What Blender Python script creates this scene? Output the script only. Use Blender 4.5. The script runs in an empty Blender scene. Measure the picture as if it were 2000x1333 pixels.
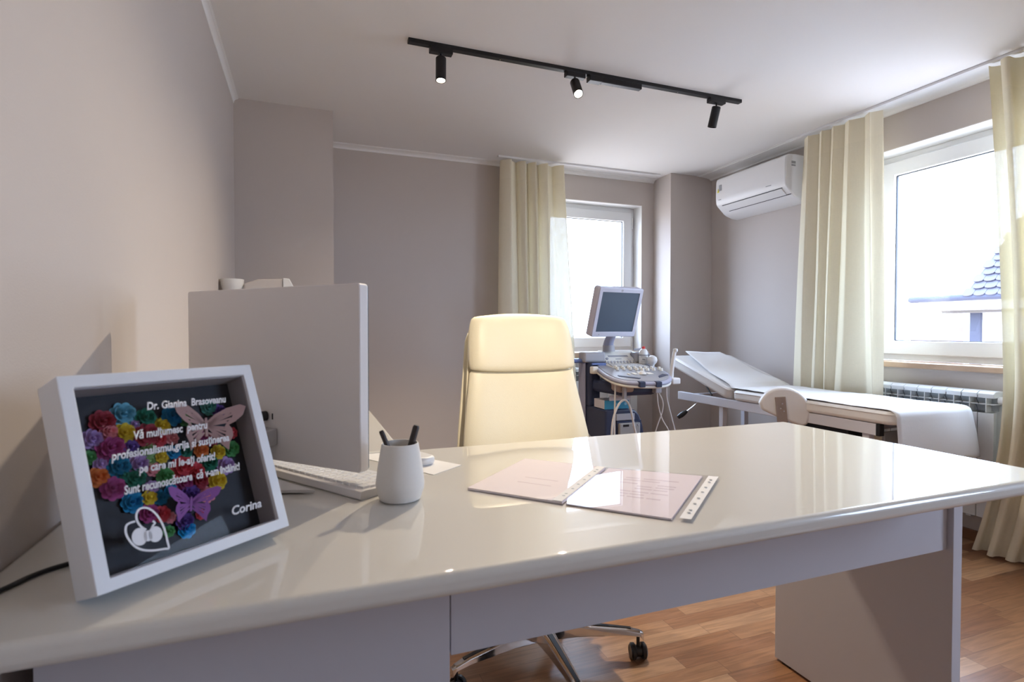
import bpy, bmesh, math, random
from mathutils import Vector, Matrix
random.seed(7)
PI = math.pi
S = bpy.context.scene
C = S.collection

# ------------------------------------------------------------------ camera
F_PX = 1072.0
TH = math.atan(403 / F_PX)        # camera turned to the right of the room's depth axis
PT = math.atan(21.5 / F_PX)       # and a little down
cam_d = bpy.data.cameras.new('camera')
cam = bpy.data.objects.new('camera', cam_d); C.objects.link(cam)
cam.location = (0, 0, 1.083)
cam.rotation_euler = (PI / 2 - PT, 0, -TH)
cam_d.sensor_width = 36.0
cam_d.lens = 36.0 * F_PX / 2000.0
cam_d.clip_start = 0.02
cam_d.dof.use_dof = True
cam_d.dof.focus_distance = 2.6
cam_d.dof.aperture_fstop = 7.0
S.camera = cam

# ------------------------------------------------------------------ world, light, exposure
S.view_settings.view_transform = 'Standard'
S.view_settings.look = 'None'
S.view_settings.gamma = 1.0
S.view_settings.use_curve_mapping = False
S.view_settings.exposure = 0.42
W = bpy.data.worlds.new('sky'); S.world = W; W.use_nodes = True
wn = W.node_tree.nodes; wl = W.node_tree.links
bg = wn['Background']
tc = wn.new('ShaderNodeTexCoord'); sx = wn.new('ShaderNodeSeparateXYZ'); rp = wn.new('ShaderNodeValToRGB')
wl.new(tc.outputs['Generated'], sx.inputs[0]); 
mr = wn.new('ShaderNodeMapRange'); mr.inputs[1].default_value = -1; mr.inputs[2].default_value = 1
wl.new(sx.outputs['Z'], mr.inputs[0]); wl.new(mr.outputs[0], rp.inputs[0])
rp.color_ramp.elements[0].position = 0.40; rp.color_ramp.elements[0].color = (0.34, 0.34, 0.36, 1)
rp.color_ramp.elements[1].position = 0.52; rp.color_ramp.elements[1].color = (0.575, 0.735, 1.0, 1)
wl.new(rp.outputs[0], bg.inputs['Color'])
bg.inputs['Strength'].default_value = 14.5

def portal(name, loc, rot, sx_, sy_):
    l = bpy.data.lights.new(name, 'AREA'); l.shape = 'RECTANGLE'; l.size = sx_; l.size_y = sy_
    l.cycles.is_portal = True
    o = bpy.data.objects.new(name, l); C.objects.link(o); o.location = loc; o.rotation_euler = rot
portal('portal_back', (2.225, 4.24, 1.5), (-PI / 2, 0, 0), 0.95, 1.3)
portal('portal_right', (3.47, 1.79, 1.5), (0, PI / 2, 0), 1.3, 1.4)
portal('portal_rear', (3.47, -0.75, 1.5), (0, PI / 2, 0), 1.3, 1.4)

# ------------------------------------------------------------------ materials
def mat(name, col, rough=0.5, metal=0.0, coat=0.0, spec=0.5, noise=0.0, nscale=40, bump=0.0, bscale=200, emit=None, estr=0, sheen=0, trans=0, coatr=.03):
    m = bpy.data.materials.new(name); m.use_nodes = True
    n = m.node_tree.nodes; l = m.node_tree.links; b = n['Principled BSDF']
    b.inputs['Base Color'].default_value = (*col, 1); b.inputs['Roughness'].default_value = rough
    b.inputs['Metallic'].default_value = metal; b.inputs['Coat Weight'].default_value = coat
    b.inputs['Coat Roughness'].default_value = coatr
    b.inputs['Specular IOR Level'].default_value = spec
    if sheen: b.inputs['Sheen Weight'].default_value = sheen
    if noise or bump:
        t = n.new('ShaderNodeTexCoord')
    if noise:
        nt = n.new('ShaderNodeTexNoise'); nt.inputs['Scale'].default_value = nscale; nt.inputs['Detail'].default_value = 4
        l.new(t.outputs['Object'], nt.inputs['Vector'])
        mx = n.new('ShaderNodeMix'); mx.data_type = 'RGBA'
        mx.inputs[6].default_value = (*[c * (1 - noise) for c in col], 1); mx.inputs[7].default_value = (*[min(1, c * (1 + noise)) for c in col], 1)
        l.new(nt.outputs[0], mx.inputs[0]); l.new(mx.outputs[2], b.inputs['Base Color'])
    if bump:
        n2 = n.new('ShaderNodeTexNoise'); n2.inputs['Scale'].default_value = bscale; n2.inputs['Detail'].default_value = 3
        l.new(t.outputs['Object'], n2.inputs['Vector'])
        bp = n.new('ShaderNodeBump'); bp.inputs['Strength'].default_value = bump; bp.inputs['Distance'].default_value = 0.002
        l.new(n2.outputs[0], bp.inputs['Height']); l.new(bp.outputs[0], b.inputs['Normal'])
    if emit:
        b.inputs['Emission Color'].default_value = (*emit, 1); b.inputs['Emission Strength'].default_value = estr
    return m

def glass_mat(name, tint=(1, 1, 1), refl=0.05):
    m = bpy.data.materials.new(name); m.use_nodes = True
    n = m.node_tree.nodes; l = m.node_tree.links; n.remove(n['Principled BSDF']); out = n['Material Output']
    tr = n.new('ShaderNodeBsdfTransparent'); tr.inputs[0].default_value = (*tint, 1)
    gl = n.new('ShaderNodeBsdfGlossy'); gl.inputs['Roughness'].default_value = 0.0
    fr = n.new('ShaderNodeLayerWeight'); fr.inputs[0].default_value = 0.5
    pw = n.new('ShaderNodeMath'); pw.operation = 'POWER'; pw.inputs[1].default_value = 5.0; l.new(fr.outputs['Facing'], pw.inputs[0])
    ml = n.new('ShaderNodeMath'); ml.operation = 'MULTIPLY_ADD'; ml.inputs[1].default_value = 0.9 * refl; ml.inputs[2].default_value = 0.04 * refl
    l.new(pw.outputs[0], ml.inputs[0])
    mx = n.new('ShaderNodeMixShader'); l.new(ml.outputs[0], mx.inputs[0]); l.new(tr.outputs[0], mx.inputs[1]); l.new(gl.outputs[0], mx.inputs[2])
    l.new(mx.outputs[0], out.inputs[0])
    return m

M = {}
M['wall'] = mat('wall_paint', (0.565, 0.505, 0.468), 0.75, noise=0.015, nscale=3, bump=0.15, bscale=350)
M['ceil'] = mat('ceiling_paint', (0.80, 0.785, 0.775), 0.8, bump=0.1, bscale=300)
M['cornice'] = mat('cornice_white', (0.84, 0.83, 0.82), 0.6, bump=0.03)
M['reveal'] = mat('reveal_white', (0.82, 0.81, 0.80), 0.6, bump=0.05)
M['pvc'] = mat('white_pvc', (0.86, 0.87, 0.88), 0.25, bump=0.01)
M['gasket'] = mat('dark_gasket', (0.03, 0.035, 0.045), 0.5, bump=.02)
M['glass'] = glass_mat('window_glass', refl=1.0)
M['desk_top'] = mat('desk_gloss_white', (0.68, 0.66, 0.61), 0.45, coat=1.0, coatr=0.02, spec=0.25, noise=0.006, nscale=6)
M['desk_body'] = mat('desk_laminate', (0.58, 0.57, 0.61), 0.4, noise=0.01, nscale=8)
M['white_plastic'] = mat('white_plastic', (0.80, 0.80, 0.81), 0.35, bump=0.02)
M['matte_white'] = mat('matte_ceramic', (0.78, 0.76, 0.73), 0.6, noise=0.02, nscale=300, bump=0.03)
M['frame_white'] = mat('frame_white_paint', (0.78, 0.80, 0.84), 0.45, bump=0.04, bscale=120)
M['black'] = mat('black_plastic', (0.012, 0.012, 0.014), 0.35, bump=0.02)
M['black_metal'] = mat('black_metal', (0.014, 0.014, 0.017), 0.4, metal=0.3, bump=0.02)
M['chrome'] = mat('chrome', (0.75, 0.75, 0.76), 0.08, metal=1.0, noise=.01)
M['steel'] = mat('brushed_steel', (0.50, 0.40, 0.32), 0.3, metal=1.0, noise=0.08, nscale=60)
M['leather'] = mat('cream_leather', (0.86, 0.79, 0.60), 0.38, bump=0.25, bscale=420, noise=0.01)
M['bed_leather'] = mat('bed_vinyl', (0.84, 0.82, 0.80), 0.35, bump=0.15, bscale=300)
M['bed_metal'] = mat('bed_painted_steel', (0.70, 0.70, 0.76), 0.35, bump=0.02)
M['paper'] = mat('paper', (0.86, 0.85, 0.85), 0.8, bump=0.15, bscale=90)
M['pink_paper'] = mat('pink_paper', (0.90, 0.83, 0.87), 0.7, noise=0.02, nscale=20)
M['print'] = mat('printed_ink', (0.70, 0.60, 0.66), 0.7, bump=.02)
M['radiator'] = mat('radiator_white', (0.74, 0.76, 0.76), 0.35, bump=0.02)
M['rad_dark'] = mat('radiator_gap_shade', (0.42, 0.46, 0.48), 0.5, bump=0.02)
M['navy'] = mat('navy_plastic', (0.028, 0.038, 0.085), 0.4, bump=0.03)
M['blue'] = mat('blue_plastic', (0.14, 0.20, 0.44), 0.3, bump=0.02)
M['slate'] = mat('lavender_plastic', (0.38, 0.40, 0.54), 0.35, bump=0.03)
M['us_grey'] = mat('console_grey', (0.42, 0.42, 0.46), 0.4, bump=0.03)
M['us_cream'] = mat('console_cream', (0.86, 0.84, 0.78), 0.4, bump=0.03)
M['us_dark'] = mat('dark_blue_rubber', (0.03, 0.04, 0.09), 0.5, bump=.03)
M['screen'] = mat('monitor_screen', (0.075, 0.105, 0.15), 0.35, noise=.01)
M['teal'] = mat('teal_card', (0.03, 0.26, 0.42), 0.5, noise=0.02)
M['red'] = mat('red_plastic', (0.75, 0.06, 0.05), 0.35, bump=.02)
M['cable_white'] = mat('cable_white', (0.70, 0.67, 0.64), 0.45, bump=.02)
M['pen'] = mat('pen_black', (0.03, 0.022, 0.022), 0.3, bump=.02)
M['board'] = mat('black_card', (0.012, 0.013, 0.018), 0.6, noise=0.1, nscale=60)
M['board_side'] = mat('frame_inner_side', (0.36, 0.33, 0.33), 0.6, noise=0.03)
M['letter'] = mat('white_vinyl', (0.80, 0.80, 0.84), 0.5, bump=.02)
M['wood'] = mat('sill_wood', (0.48, 0.33, 0.22), 0.4, noise=0.2, nscale=14)
M['base_wood'] = mat('skirting_wood', (0.22, 0.10, 0.045), 0.4, noise=0.2, nscale=14)
M['label_grey'] = mat('label_grey', (0.35, 0.36, 0.38), 0.5, noise=.05)
M['yellow'] = mat('warning_yellow', (0.80, 0.72, 0.05), 0.5, noise=.02)
M['roof'] = mat('outside_roof_tile', (0.045, 0.042, 0.062), 0.6, noise=0.15, nscale=3)
M['render_wall'] = mat('outside_white_render', (0.85, 0.87, 0.9), 0.8, noise=.02)
M['blue_post'] = mat('outside_blue_paint', (0.022, 0.025, 0.05), 0.6, noise=.02)
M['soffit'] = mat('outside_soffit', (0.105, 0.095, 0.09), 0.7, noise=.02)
M['pinkish'] = mat('outside_pink_render', (0.16, 0.10, 0.10), 0.8, noise=.04)
M['lamp_on'] = mat('lamp_lens_lit', (1, 1, 1), 0.3, emit=(1.0, 0.86, 0.66), estr=40, noise=.01)
M['lamp_off'] = mat('lamp_lens_dark', (0.1, 0.1, 0.1), 0.2, noise=.02)
M['shadow_gap'] = mat('inner_dark', (0.02, 0.02, 0.024), 0.8, noise=.02)

def sleeve_mat():
    m = glass_mat('clear_plastic_sleeve', (0.98, 0.97, 0.99), 0.8)
    return m
M['sleeve'] = sleeve_mat()
M['frame_glass'] = glass_mat('frame_glass', (0.95, 0.96, 0.98), 0.07)

def curtain_mat():
    m = bpy.data.materials.new('cream_curtain_fabric'); m.use_nodes = True
    n = m.node_tree.nodes; l = m.node_tree.links; n.remove(n['Principled BSDF']); out = n['Material Output']
    t = n.new('ShaderNodeTexCoord'); 
    mp = n.new('ShaderNodeMapping'); mp.inputs['Scale'].default_value = (60, 60, 500); l.new(t.outputs['Object'], mp.inputs[0])
    mp2 = n.new('ShaderNodeMapping'); mp2.inputs['Scale'].default_value = (420, 420, 25); l.new(t.outputs['Object'], mp2.inputs[0])
    n1 = n.new('ShaderNodeTexNoise'); n1.inputs['Scale'].default_value = 1.0; l.new(mp.outputs[0], n1.inputs['Vector'])
    n2 = n.new('ShaderNodeTexNoise'); n2.inputs['Scale'].default_value = 1.0; l.new(mp2.outputs[0], n2.inputs['Vector'])
    av = n.new('ShaderNodeMath'); av.operation = 'MULTIPLY'; l.new(n1.outputs[0], av.inputs[0]); l.new(n2.outputs[0], av.inputs[1])
    mr_ = n.new('ShaderNodeMapRange'); mr_.inputs[1].default_value = 0.15; mr_.inputs[2].default_value = 0.4; mr_.inputs[3].default_value = 0.045; mr_.inputs[4].default_value = 0.0
    l.new(av.outputs[0], mr_.inputs[0])
    # the heading at the top is doubled cloth: no see-through there
    sp = n.new('ShaderNodeSeparateXYZ'); l.new(t.outputs['Object'], sp.inputs[0])
    lt = n.new('ShaderNodeMath'); lt.operation = 'LESS_THAN'; lt.inputs[1].default_value = 2.20; l.new(sp.outputs['Z'], lt.inputs[0])
    mu = n.new('ShaderNodeMath'); mu.operation = 'MULTIPLY'; l.new(mr_.outputs[0], mu.inputs[0]); l.new(lt.outputs[0], mu.inputs[1])
    df = n.new('ShaderNodeBsdfDiffuse'); df.inputs[0].default_value = (0.86, 0.79, 0.62, 1)
    tl = n.new('ShaderNodeBsdfTranslucent'); tl.inputs[0].default_value = (0.82, 0.76, 0.52, 1)
    mA = n.new('ShaderNodeMixShader'); mA.inputs[0].default_value = 0.12; l.new(df.outputs[0], mA.inputs[1]); l.new(tl.outputs[0], mA.inputs[2])
    tr = n.new('ShaderNodeBsdfTransparent')
    mB = n.new('ShaderNodeMixShader'); l.new(mu.outputs[0], mB.inputs[0]); l.new(mA.outputs[0], mB.inputs[1]); l.new(tr.outputs[0], mB.inputs[2])
    l.new(mB.outputs[0], out.inputs[0])
    return m
M['curtain'] = curtain_mat()

def floor_mat():
    m = bpy.data.materials.new('oak_parquet'); m.use_nodes = True
    n = m.node_tree.nodes; l = m.node_tree.links; b = n['Principled BSDF']
    t = n.new('ShaderNodeTexCoord'); s = n.new('ShaderNodeSeparateXYZ'); l.new(t.outputs['Object'], s.inputs[0])
    def math_(op, a, b_=None, v=None):
        k = n.new('ShaderNodeMath'); k.operation = op
        l.new(a, k.inputs[0])
        if b_ is not None: l.new(b_, k.inputs[1])
        elif v is not None: k.inputs[1].default_value = v
        return k.outputs[0]
    yr = math_('MULTIPLY', s.outputs['Y'], v=1 / 0.068); row = math_('FLOOR', yr); fy = math_('FRACT', yr)
    w1 = n.new('ShaderNodeTexWhiteNoise'); w1.noise_dimensions = '1D'; l.new(row, w1.inputs['W'])
    off = math_('MULTIPLY', w1.outputs['Value'], v=7.3)
    xr0 = math_('MULTIPLY', s.outputs['X'], v=1 / 0.42); xr = math_('ADD', xr0, off); colm = math_('FLOOR', xr); fx = math_('FRACT', xr)
    cb = n.new('ShaderNodeCombineXYZ'); l.new(row, cb.inputs[0]); l.new(colm, cb.inputs[1])
    w2 = n.new('ShaderNodeTexWhiteNoise'); w2.noise_dimensions = '2D'; l.new(cb.outputs[0], w2.inputs['Vector'])
    ramp = n.new('ShaderNodeValToRGB'); l.new(w2.outputs['Value'], ramp.inputs[0])
    e = ramp.color_ramp.elements; e[0].position = 0; e[0].color = (0.24, 0.11, 0.055, 1); e[1].position = 1; e[1].color = (0.47, 0.28, 0.16, 1)
    e2 = ramp.color_ramp.elements.new(0.55); e2.color = (0.35, 0.18, 0.09, 1)
    # grain
    mp = n.new('ShaderNodeMapping'); mp.inputs['Scale'].default_value = (5, 60, 1); l.new(t.outputs['Object'], mp.inputs[0])
    ad = n.new('ShaderNodeVectorMath'); ad.operation = 'ADD'; l.new(mp.outputs[0], ad.inputs[0])
    sc = n.new('ShaderNodeVectorMath'); sc.operation = 'SCALE'; sc.inputs[3].default_value = 13; l.new(w2.outputs['Color'], sc.inputs[0]); l.new(sc.outputs[0], ad.inputs[1])
    g = n.new('ShaderNodeTexNoise'); g.inputs['Scale'].default_value = 1; g.inputs['Detail'].default_value = 6; g.inputs['Distortion'].default_value = 1.2; l.new(ad.outputs[0], g.inputs['Vector'])
    gm = n.new('ShaderNodeMapRange'); gm.inputs[1].default_value = 0.3; gm.inputs[2].default_value = 0.7; gm.inputs[3].default_value = 0.72; gm.inputs[4].default_value = 1.15; l.new(g.outputs[0], gm.inputs[0])
    # gaps
    def edge(f, w):
        a = math_('SUBTRACT', f, v=0.5); a = math_('ABSOLUTE', a); return math_('LESS_THAN', a, v=0.5 - w)
    gy = edge(fy, 0.012); gx = edge(fx, 0.0025); gg = math_('MULTIPLY', gy, gx)
    gq = n.new('ShaderNodeMapRange'); gq.inputs[3].default_value = 0.6; gq.inputs[4].default_value = 1.0; l.new(gg, gq.inputs[0])
    tot = math_('MULTIPLY', gm.outputs[0], gq.outputs[0])
    vm = n.new('ShaderNodeVectorMath'); vm.operation = 'SCALE'; l.new(ramp.outputs[0], vm.inputs[0]); l.new(tot, vm.inputs[3])
    l.new(vm.outputs[0], b.inputs['Base Color']); b.inputs['Roughness'].default_value = 0.28
    return m
M['floor'] = floor_mat()

def key_mat():
    return M['white_plastic']

# ------------------------------------------------------------------ helpers
def finish(name, bm, m, parent=None, smooth=False, bevel=0.0, seg=2, solid=0.0, sub=0, world=False, angle=35):
    """Link bm as one mesh object. world=True: vertices are in world space and are taken into the parent's frame."""
    if world and parent is not None:
        inv = (Matrix.Translation(parent.location) @ parent.rotation_euler.to_matrix().to_4x4()).inverted()
        if parent.parent is not None:
            pp = parent.parent
            inv = inv @ (Matrix.Translation(pp.location) @ pp.rotation_euler.to_matrix().to_4x4()).inverted()
        bm.transform(inv)
    bmesh.ops.recalc_face_normals(bm, faces=bm.faces)
    me = bpy.data.meshes.new(name); bm.to_mesh(me); bm.free()
    me.materials.append(m)
    if smooth:
        for p in me.polygons: p.use_smooth = True
        try: me.set_sharp_from_angle(angle=math.radians(angle))
        except Exception: pass
    o = bpy.data.objects.new(name, me); C.objects.link(o)
    if parent is not None: o.parent = parent
    if solid:
        k = o.modifiers.new('solid', 'SOLIDIFY'); k.thickness = solid; k.offset = 0
    if bevel:
        k = o.modifiers.new('bevel', 'BEVEL'); k.width = bevel; k.segments = seg; k.limit_method = 'ANGLE'; k.angle_limit = math.radians(40)
    if sub:
        k = o.modifiers.new('sub', 'SUBSURF'); k.levels = sub; k.render_levels = sub
    return o

def tag(o, label=None, cat=None, group=None, kind=None):
    if label: o['label'] = label
    if cat: o['category'] = cat
    if group: o['group'] = group
    if kind: o['kind'] = kind
    return o

def thing(name, label, cat, loc=(0, 0, 0), rot=(0, 0, 0), group=None):
    o = bpy.data.objects.new(name, None); C.objects.link(o); o.location = loc; o.rotation_euler = rot
    o.empty_display_size = 0.05
    return tag(o, label, cat, group)

def B(): return bmesh.new()

def box(bm, x0, x1, y0, y1, z0, z1, mtx=None):
    vs = [bm.verts.new((x, y, z)) for x in (x0, x1) for y in (y0, y1) for z in (z0, z1)]
    for f in ((0, 1, 3, 2), (4, 6, 7, 5), (0, 4, 5, 1), (2, 3, 7, 6), (0, 2, 6, 4), (1, 5, 7, 3)):
        bm.faces.new([vs[i] for i in f])
    if mtx is not None: bmesh.ops.transform(bm, matrix=mtx, verts=vs)
    return bm

def bx(x0, x1, y0, y1, z0, z1): return box(B(), x0, x1, y0, y1, z0, z1)

def prism(bm, pts, z0, z1, mtx=None):
    """polygon in xy extruded z0..z1"""
    a = [bm.verts.new((p[0], p[1], z0)) for p in pts]; b = [bm.verts.new((p[0], p[1], z1)) for p in pts]
    bm.faces.new(a[::-1]); bm.faces.new(b); n = len(pts)
    for i in range(n): bm.faces.new((a[i], a[(i + 1) % n], b[(i + 1) % n], b[i]))
    if mtx is not None: bmesh.ops.transform(bm, matrix=mtx, verts=a + b)
    return bm

def lathe(bm, prof, seg=40, mtx=None, close=True):
    """prof: list of (r, z); caps where r == 0"""
    rings = []; allv = []
    for r, z in prof:
        if r < 1e-6:
            v = bm.verts.new((0, 0, z)); rings.append([v]); allv.append(v)
        else:
            ring = [bm.verts.new((r * math.cos(2 * PI * i / seg), r * math.sin(2 * PI * i / seg), z)) for i in range(seg)]
            rings.append(ring); allv += ring
    for a, b in zip(rings, rings[1:]):
        if len(a) == 1 and len(b) == 1: continue
        for i in range(seg):
            j = (i + 1) % seg
            if len(a) == 1: bm.faces.new((a[0], b[i], b[j]))
            elif len(b) == 1: bm.faces.new((a[i], a[j], b[0]))
            else: bm.faces.new((a[i], a[j], b[j], b[i]))
    if mtx is not None: bmesh.ops.transform(bm, matrix=mtx, verts=allv)
    return bm

def align(p0, p1):
    d = (Vector(p1) - Vector(p0)); q = d.to_track_quat('Z', 'Y')
    return Matrix.Translation(Vector(p0)) @ q.to_matrix().to_4x4(), d.length

def cyl(bm, p0, p1, r, r2=None, seg=24):
    m, L = align(p0, p1); r2 = r if r2 is None else r2
    return lathe(bm, [(0, 0), (r, 0), (r2, L), (0, L)], seg, m)

def catmull(P, n=8):
    P = [Vector(p) for p in P]; P = [P[0] * 2 - P[1]] + P + [P[-1] * 2 - P[-2]]; out = []
    for i in range(1, len(P) - 2):
        for k in range(n):
            t = k / n; a, b, c, d = P[i - 1], P[i], P[i + 1], P[i + 2]
            out.append(0.5 * ((2 * b) + (c - a) * t + (2 * a - 5 * b + 4 * c - d) * t * t + (3 * b - a - 3 * c + d) * t ** 3))
    out.append(P[-2]); return out

def tube(bm, pts, r, seg=10, smooth=0):
    if smooth: pts = catmull(pts, smooth)
    pts = [Vector(p) for p in pts]; rings = []
    up = Vector((0, 0, 1))
    for i, p in enumerate(pts):
        d = (pts[min(i + 1, len(pts) - 1)] - pts[max(i - 1, 0)]).normalized()
        a = d.cross(up)
        if a.length < 1e-3: a = d.cross(Vector((0, 1, 0)))
        a.normalize(); b = d.cross(a).normalized(); up = -b if b.dot(up) < 0 else b
        a = d.cross(up).normalized()
        rr = r(i / (len(pts) - 1)) if callable(r) else r
        rings.append([bm.verts.new(p + (a * math.cos(2 * PI * k / seg) + up * math.sin(2 * PI * k / seg)) * rr) for k in range(seg)])
    for A, Bq in zip(rings, rings[1:]):
        for k in range(seg): bm.faces.new((A[k], A[(k + 1) % seg], Bq[(k + 1) % seg], Bq[k]))
    bm.faces.new(rings[0][::-1]); bm.faces.new(rings[-1]); return bm

def rrect(w, h, r, n=6, cx=0, cy=0):
    pts = []
    for (sx_, sy_, a0) in ((1, 1, 0), (-1, 1, 90), (-1, -1, 180), (1, -1, 270)):
        for k in range(n + 1):
            a = math.radians(a0 + 90 * k / n); pts.append((cx + sx_ * (w / 2 - r) + r * math.cos(a), cy + sy_ * (h / 2 - r) + r * math.sin(a)))
    return pts

def frame_ring(bm, o, i, t0, t1, plane):
    """rectangular ring; o, i = (a0, a1, b0, b1) outer and inner; t0..t1 depth; plane maps (a, b, t) to xyz"""
    def r4(q, t): return [bm.verts.new(plane(a, b, t)) for a, b in ((q[0], q[2]), (q[1], q[2]), (q[1], q[3]), (q[0], q[3]))]
    O0, O1, I0, I1 = r4(o, t0), r4(o, t1), r4(i, t0), r4(i, t1)
    for k in range(4):
        j = (k + 1) % 4
        bm.faces.new((O0[k], O0[j], O1[j], O1[k])); bm.faces.new((I0[k], I1[k], I1[j], I0[j]))
        bm.faces.new((O0[k], I0[k], I0[j], O0[j])); bm.faces.new((O1[k], O1[j], I1[j], I1[k]))
    return bm

def struct(name, bm, m, parent=None, **k):
    o = finish(name, bm, m, parent, **k)
    if parent is None: tag(o, kind='structure')
    return o

# ------------------------------------------------------------------ room shell
XL, XR, YB, YF, HC = -0.365, 3.215, 4.0, -1.8, 2.3655
TK = 0.20
struct('floor', bx(XL - TK, XR + TK, YF - TK, YB + TK, -0.12, 0), M['floor'])
struct('ceiling', bx(XL - TK, XR + TK, YF - TK, YB + TK, HC, HC + 0.15), M['ceil'])
struct('wall_left', bx(XL - TK, XL, YF - TK, YB + TK, 0, HC), M['wall'])
struct('wall_rear', bx(XL, XR, YF - TK, YF, 0, HC), M['wall'])
def wall_holes(axis, p0, p1, a0, a1, holes):
    bm = B(); z1 = HC; cur = a0
    def bb(u0, u1, z0, z1_):
        if axis == 'x': box(bm, p0, p1, u0, u1, z0, z1_)
        else: box(bm, u0, u1, p0, p1, z0, z1_)
    for (h0, h1, hz0, hz1) in holes:
        bb(cur, h0, 0, z1); bb(h0, h1, 0, hz0); bb(h0, h1, hz1, z1); cur = h1
    bb(cur, a1, 0, z1); return bm
struct('wall_back', wall_holes('y', YB, YB + TK, XL, XR + TK, [(1.765, 2.685, 0.87, 2.14)]), M['wall'])
struct('wall_right', wall_holes('x', XR, XR + TK, YF, YB, [(-1.35, -0.12, 0.87, 2.14), (1.13, 2.43, 0.87, 2.14)]), M['wall'])
struct('wall_chimney_breast', bx(XL, 0.158, 3.40, YB, 0, HC), M['wall'])
struct('wall_corner_pier', bx(2.80, XR, 3.762, YB, 0, HC), M['wall'])

# plaster reveals (white linings of the openings)
def lining(name, axis, a0, a1, p0, p1):
    bm = B(); z0, z1, t = 0.90, 2.14, 0.004
    def bb(u0, u1, v0, v1):
        if axis == 'x': box(bm, p0, p1, u0, u1, v0, v1)
        else: box(bm, u0, u1, p0, p1, v0, v1)
    bb(a0, a0 + t, z0, z1 - t); bb(a1 - t, a1, z0, z1 - t); bb(a0, a1, z1 - t, z1)
    struct(name, bm, M['reveal'])
lining('trim_1', 'y', 1.765, 2.685, YB + 0.001, YB + 0.13)
lining('trim_2', 'x', 1.13, 2.43, XR + 0.001, XR + 0.16)
lining('trim_3', 'x', -1.35, -0.12, XR + 0.001, XR + 0.16)

# cornices: small cove profile swept along the walls
def cornice(name, p0, p1, inward, proj, drop):
    bm = B(); p0, p1 = Vector((*p0, HC)), Vector((*p1, HC)); nrm = Vector((*inward, 0))
    prof = [(0, 0), (0, -drop), (proj * .12, -drop)]
    for k in range(7):
        a = PI / 2 * k / 6
        prof.append((proj * (.14 + .72 * (1 - math.cos(a))), -drop * (.92 - .70 * math.sin(a))))
    prof += [(proj * .88, -drop * .12), (proj, -drop * .12), (proj, 0)]
    A = [bm.verts.new(p0 + nrm * q[0] + Vector((0, 0, q[1]))) for q in prof]
    Z = [bm.verts.new(p1 + nrm * q[0] + Vector((0, 0, q[1]))) for q in prof]
    for k in range(len(prof)):
        j = (k + 1) % len(prof); bm.faces.new((A[k], A[j], Z[j], Z[k]))
    bm.faces.new(A); bm.faces.new(Z[::-1])
    struct(name, bm, M['cornice'])
cornice('trim_4', (XL, YF), (XL, 3.40), (1, 0), 0.026, 0.030)
cornice('trim_5', (0.158, YB), (2.80, YB), (0, -1), 0.055, 0.027)
cornice('trim_6', (XR, YF), (XR, 3.762), (-1, 0), 0.155, 0.026)

# skirting
for nm, b_ in (('baseboard_right', (XR - 0.014, XR, YF, 3.762, 0, 0.055)), ('baseboard_back', (0.158, 2.80, YB - 0.014, YB, 0, 0.055)),
               ('baseboard_left', (XL, XL + 0.014, YF, 3.40, 0, 0.055)), ('baseboard_pier', (2.80, XR - 0.014, 3.748, 3.762, 0, 0.055)),
               ('baseboard_breast', (XL, 0.158, 3.386, 3.40, 0, 0.055))):
    struct(nm, bx(*b_), M['base_wood'], bevel=0.004)

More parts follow.
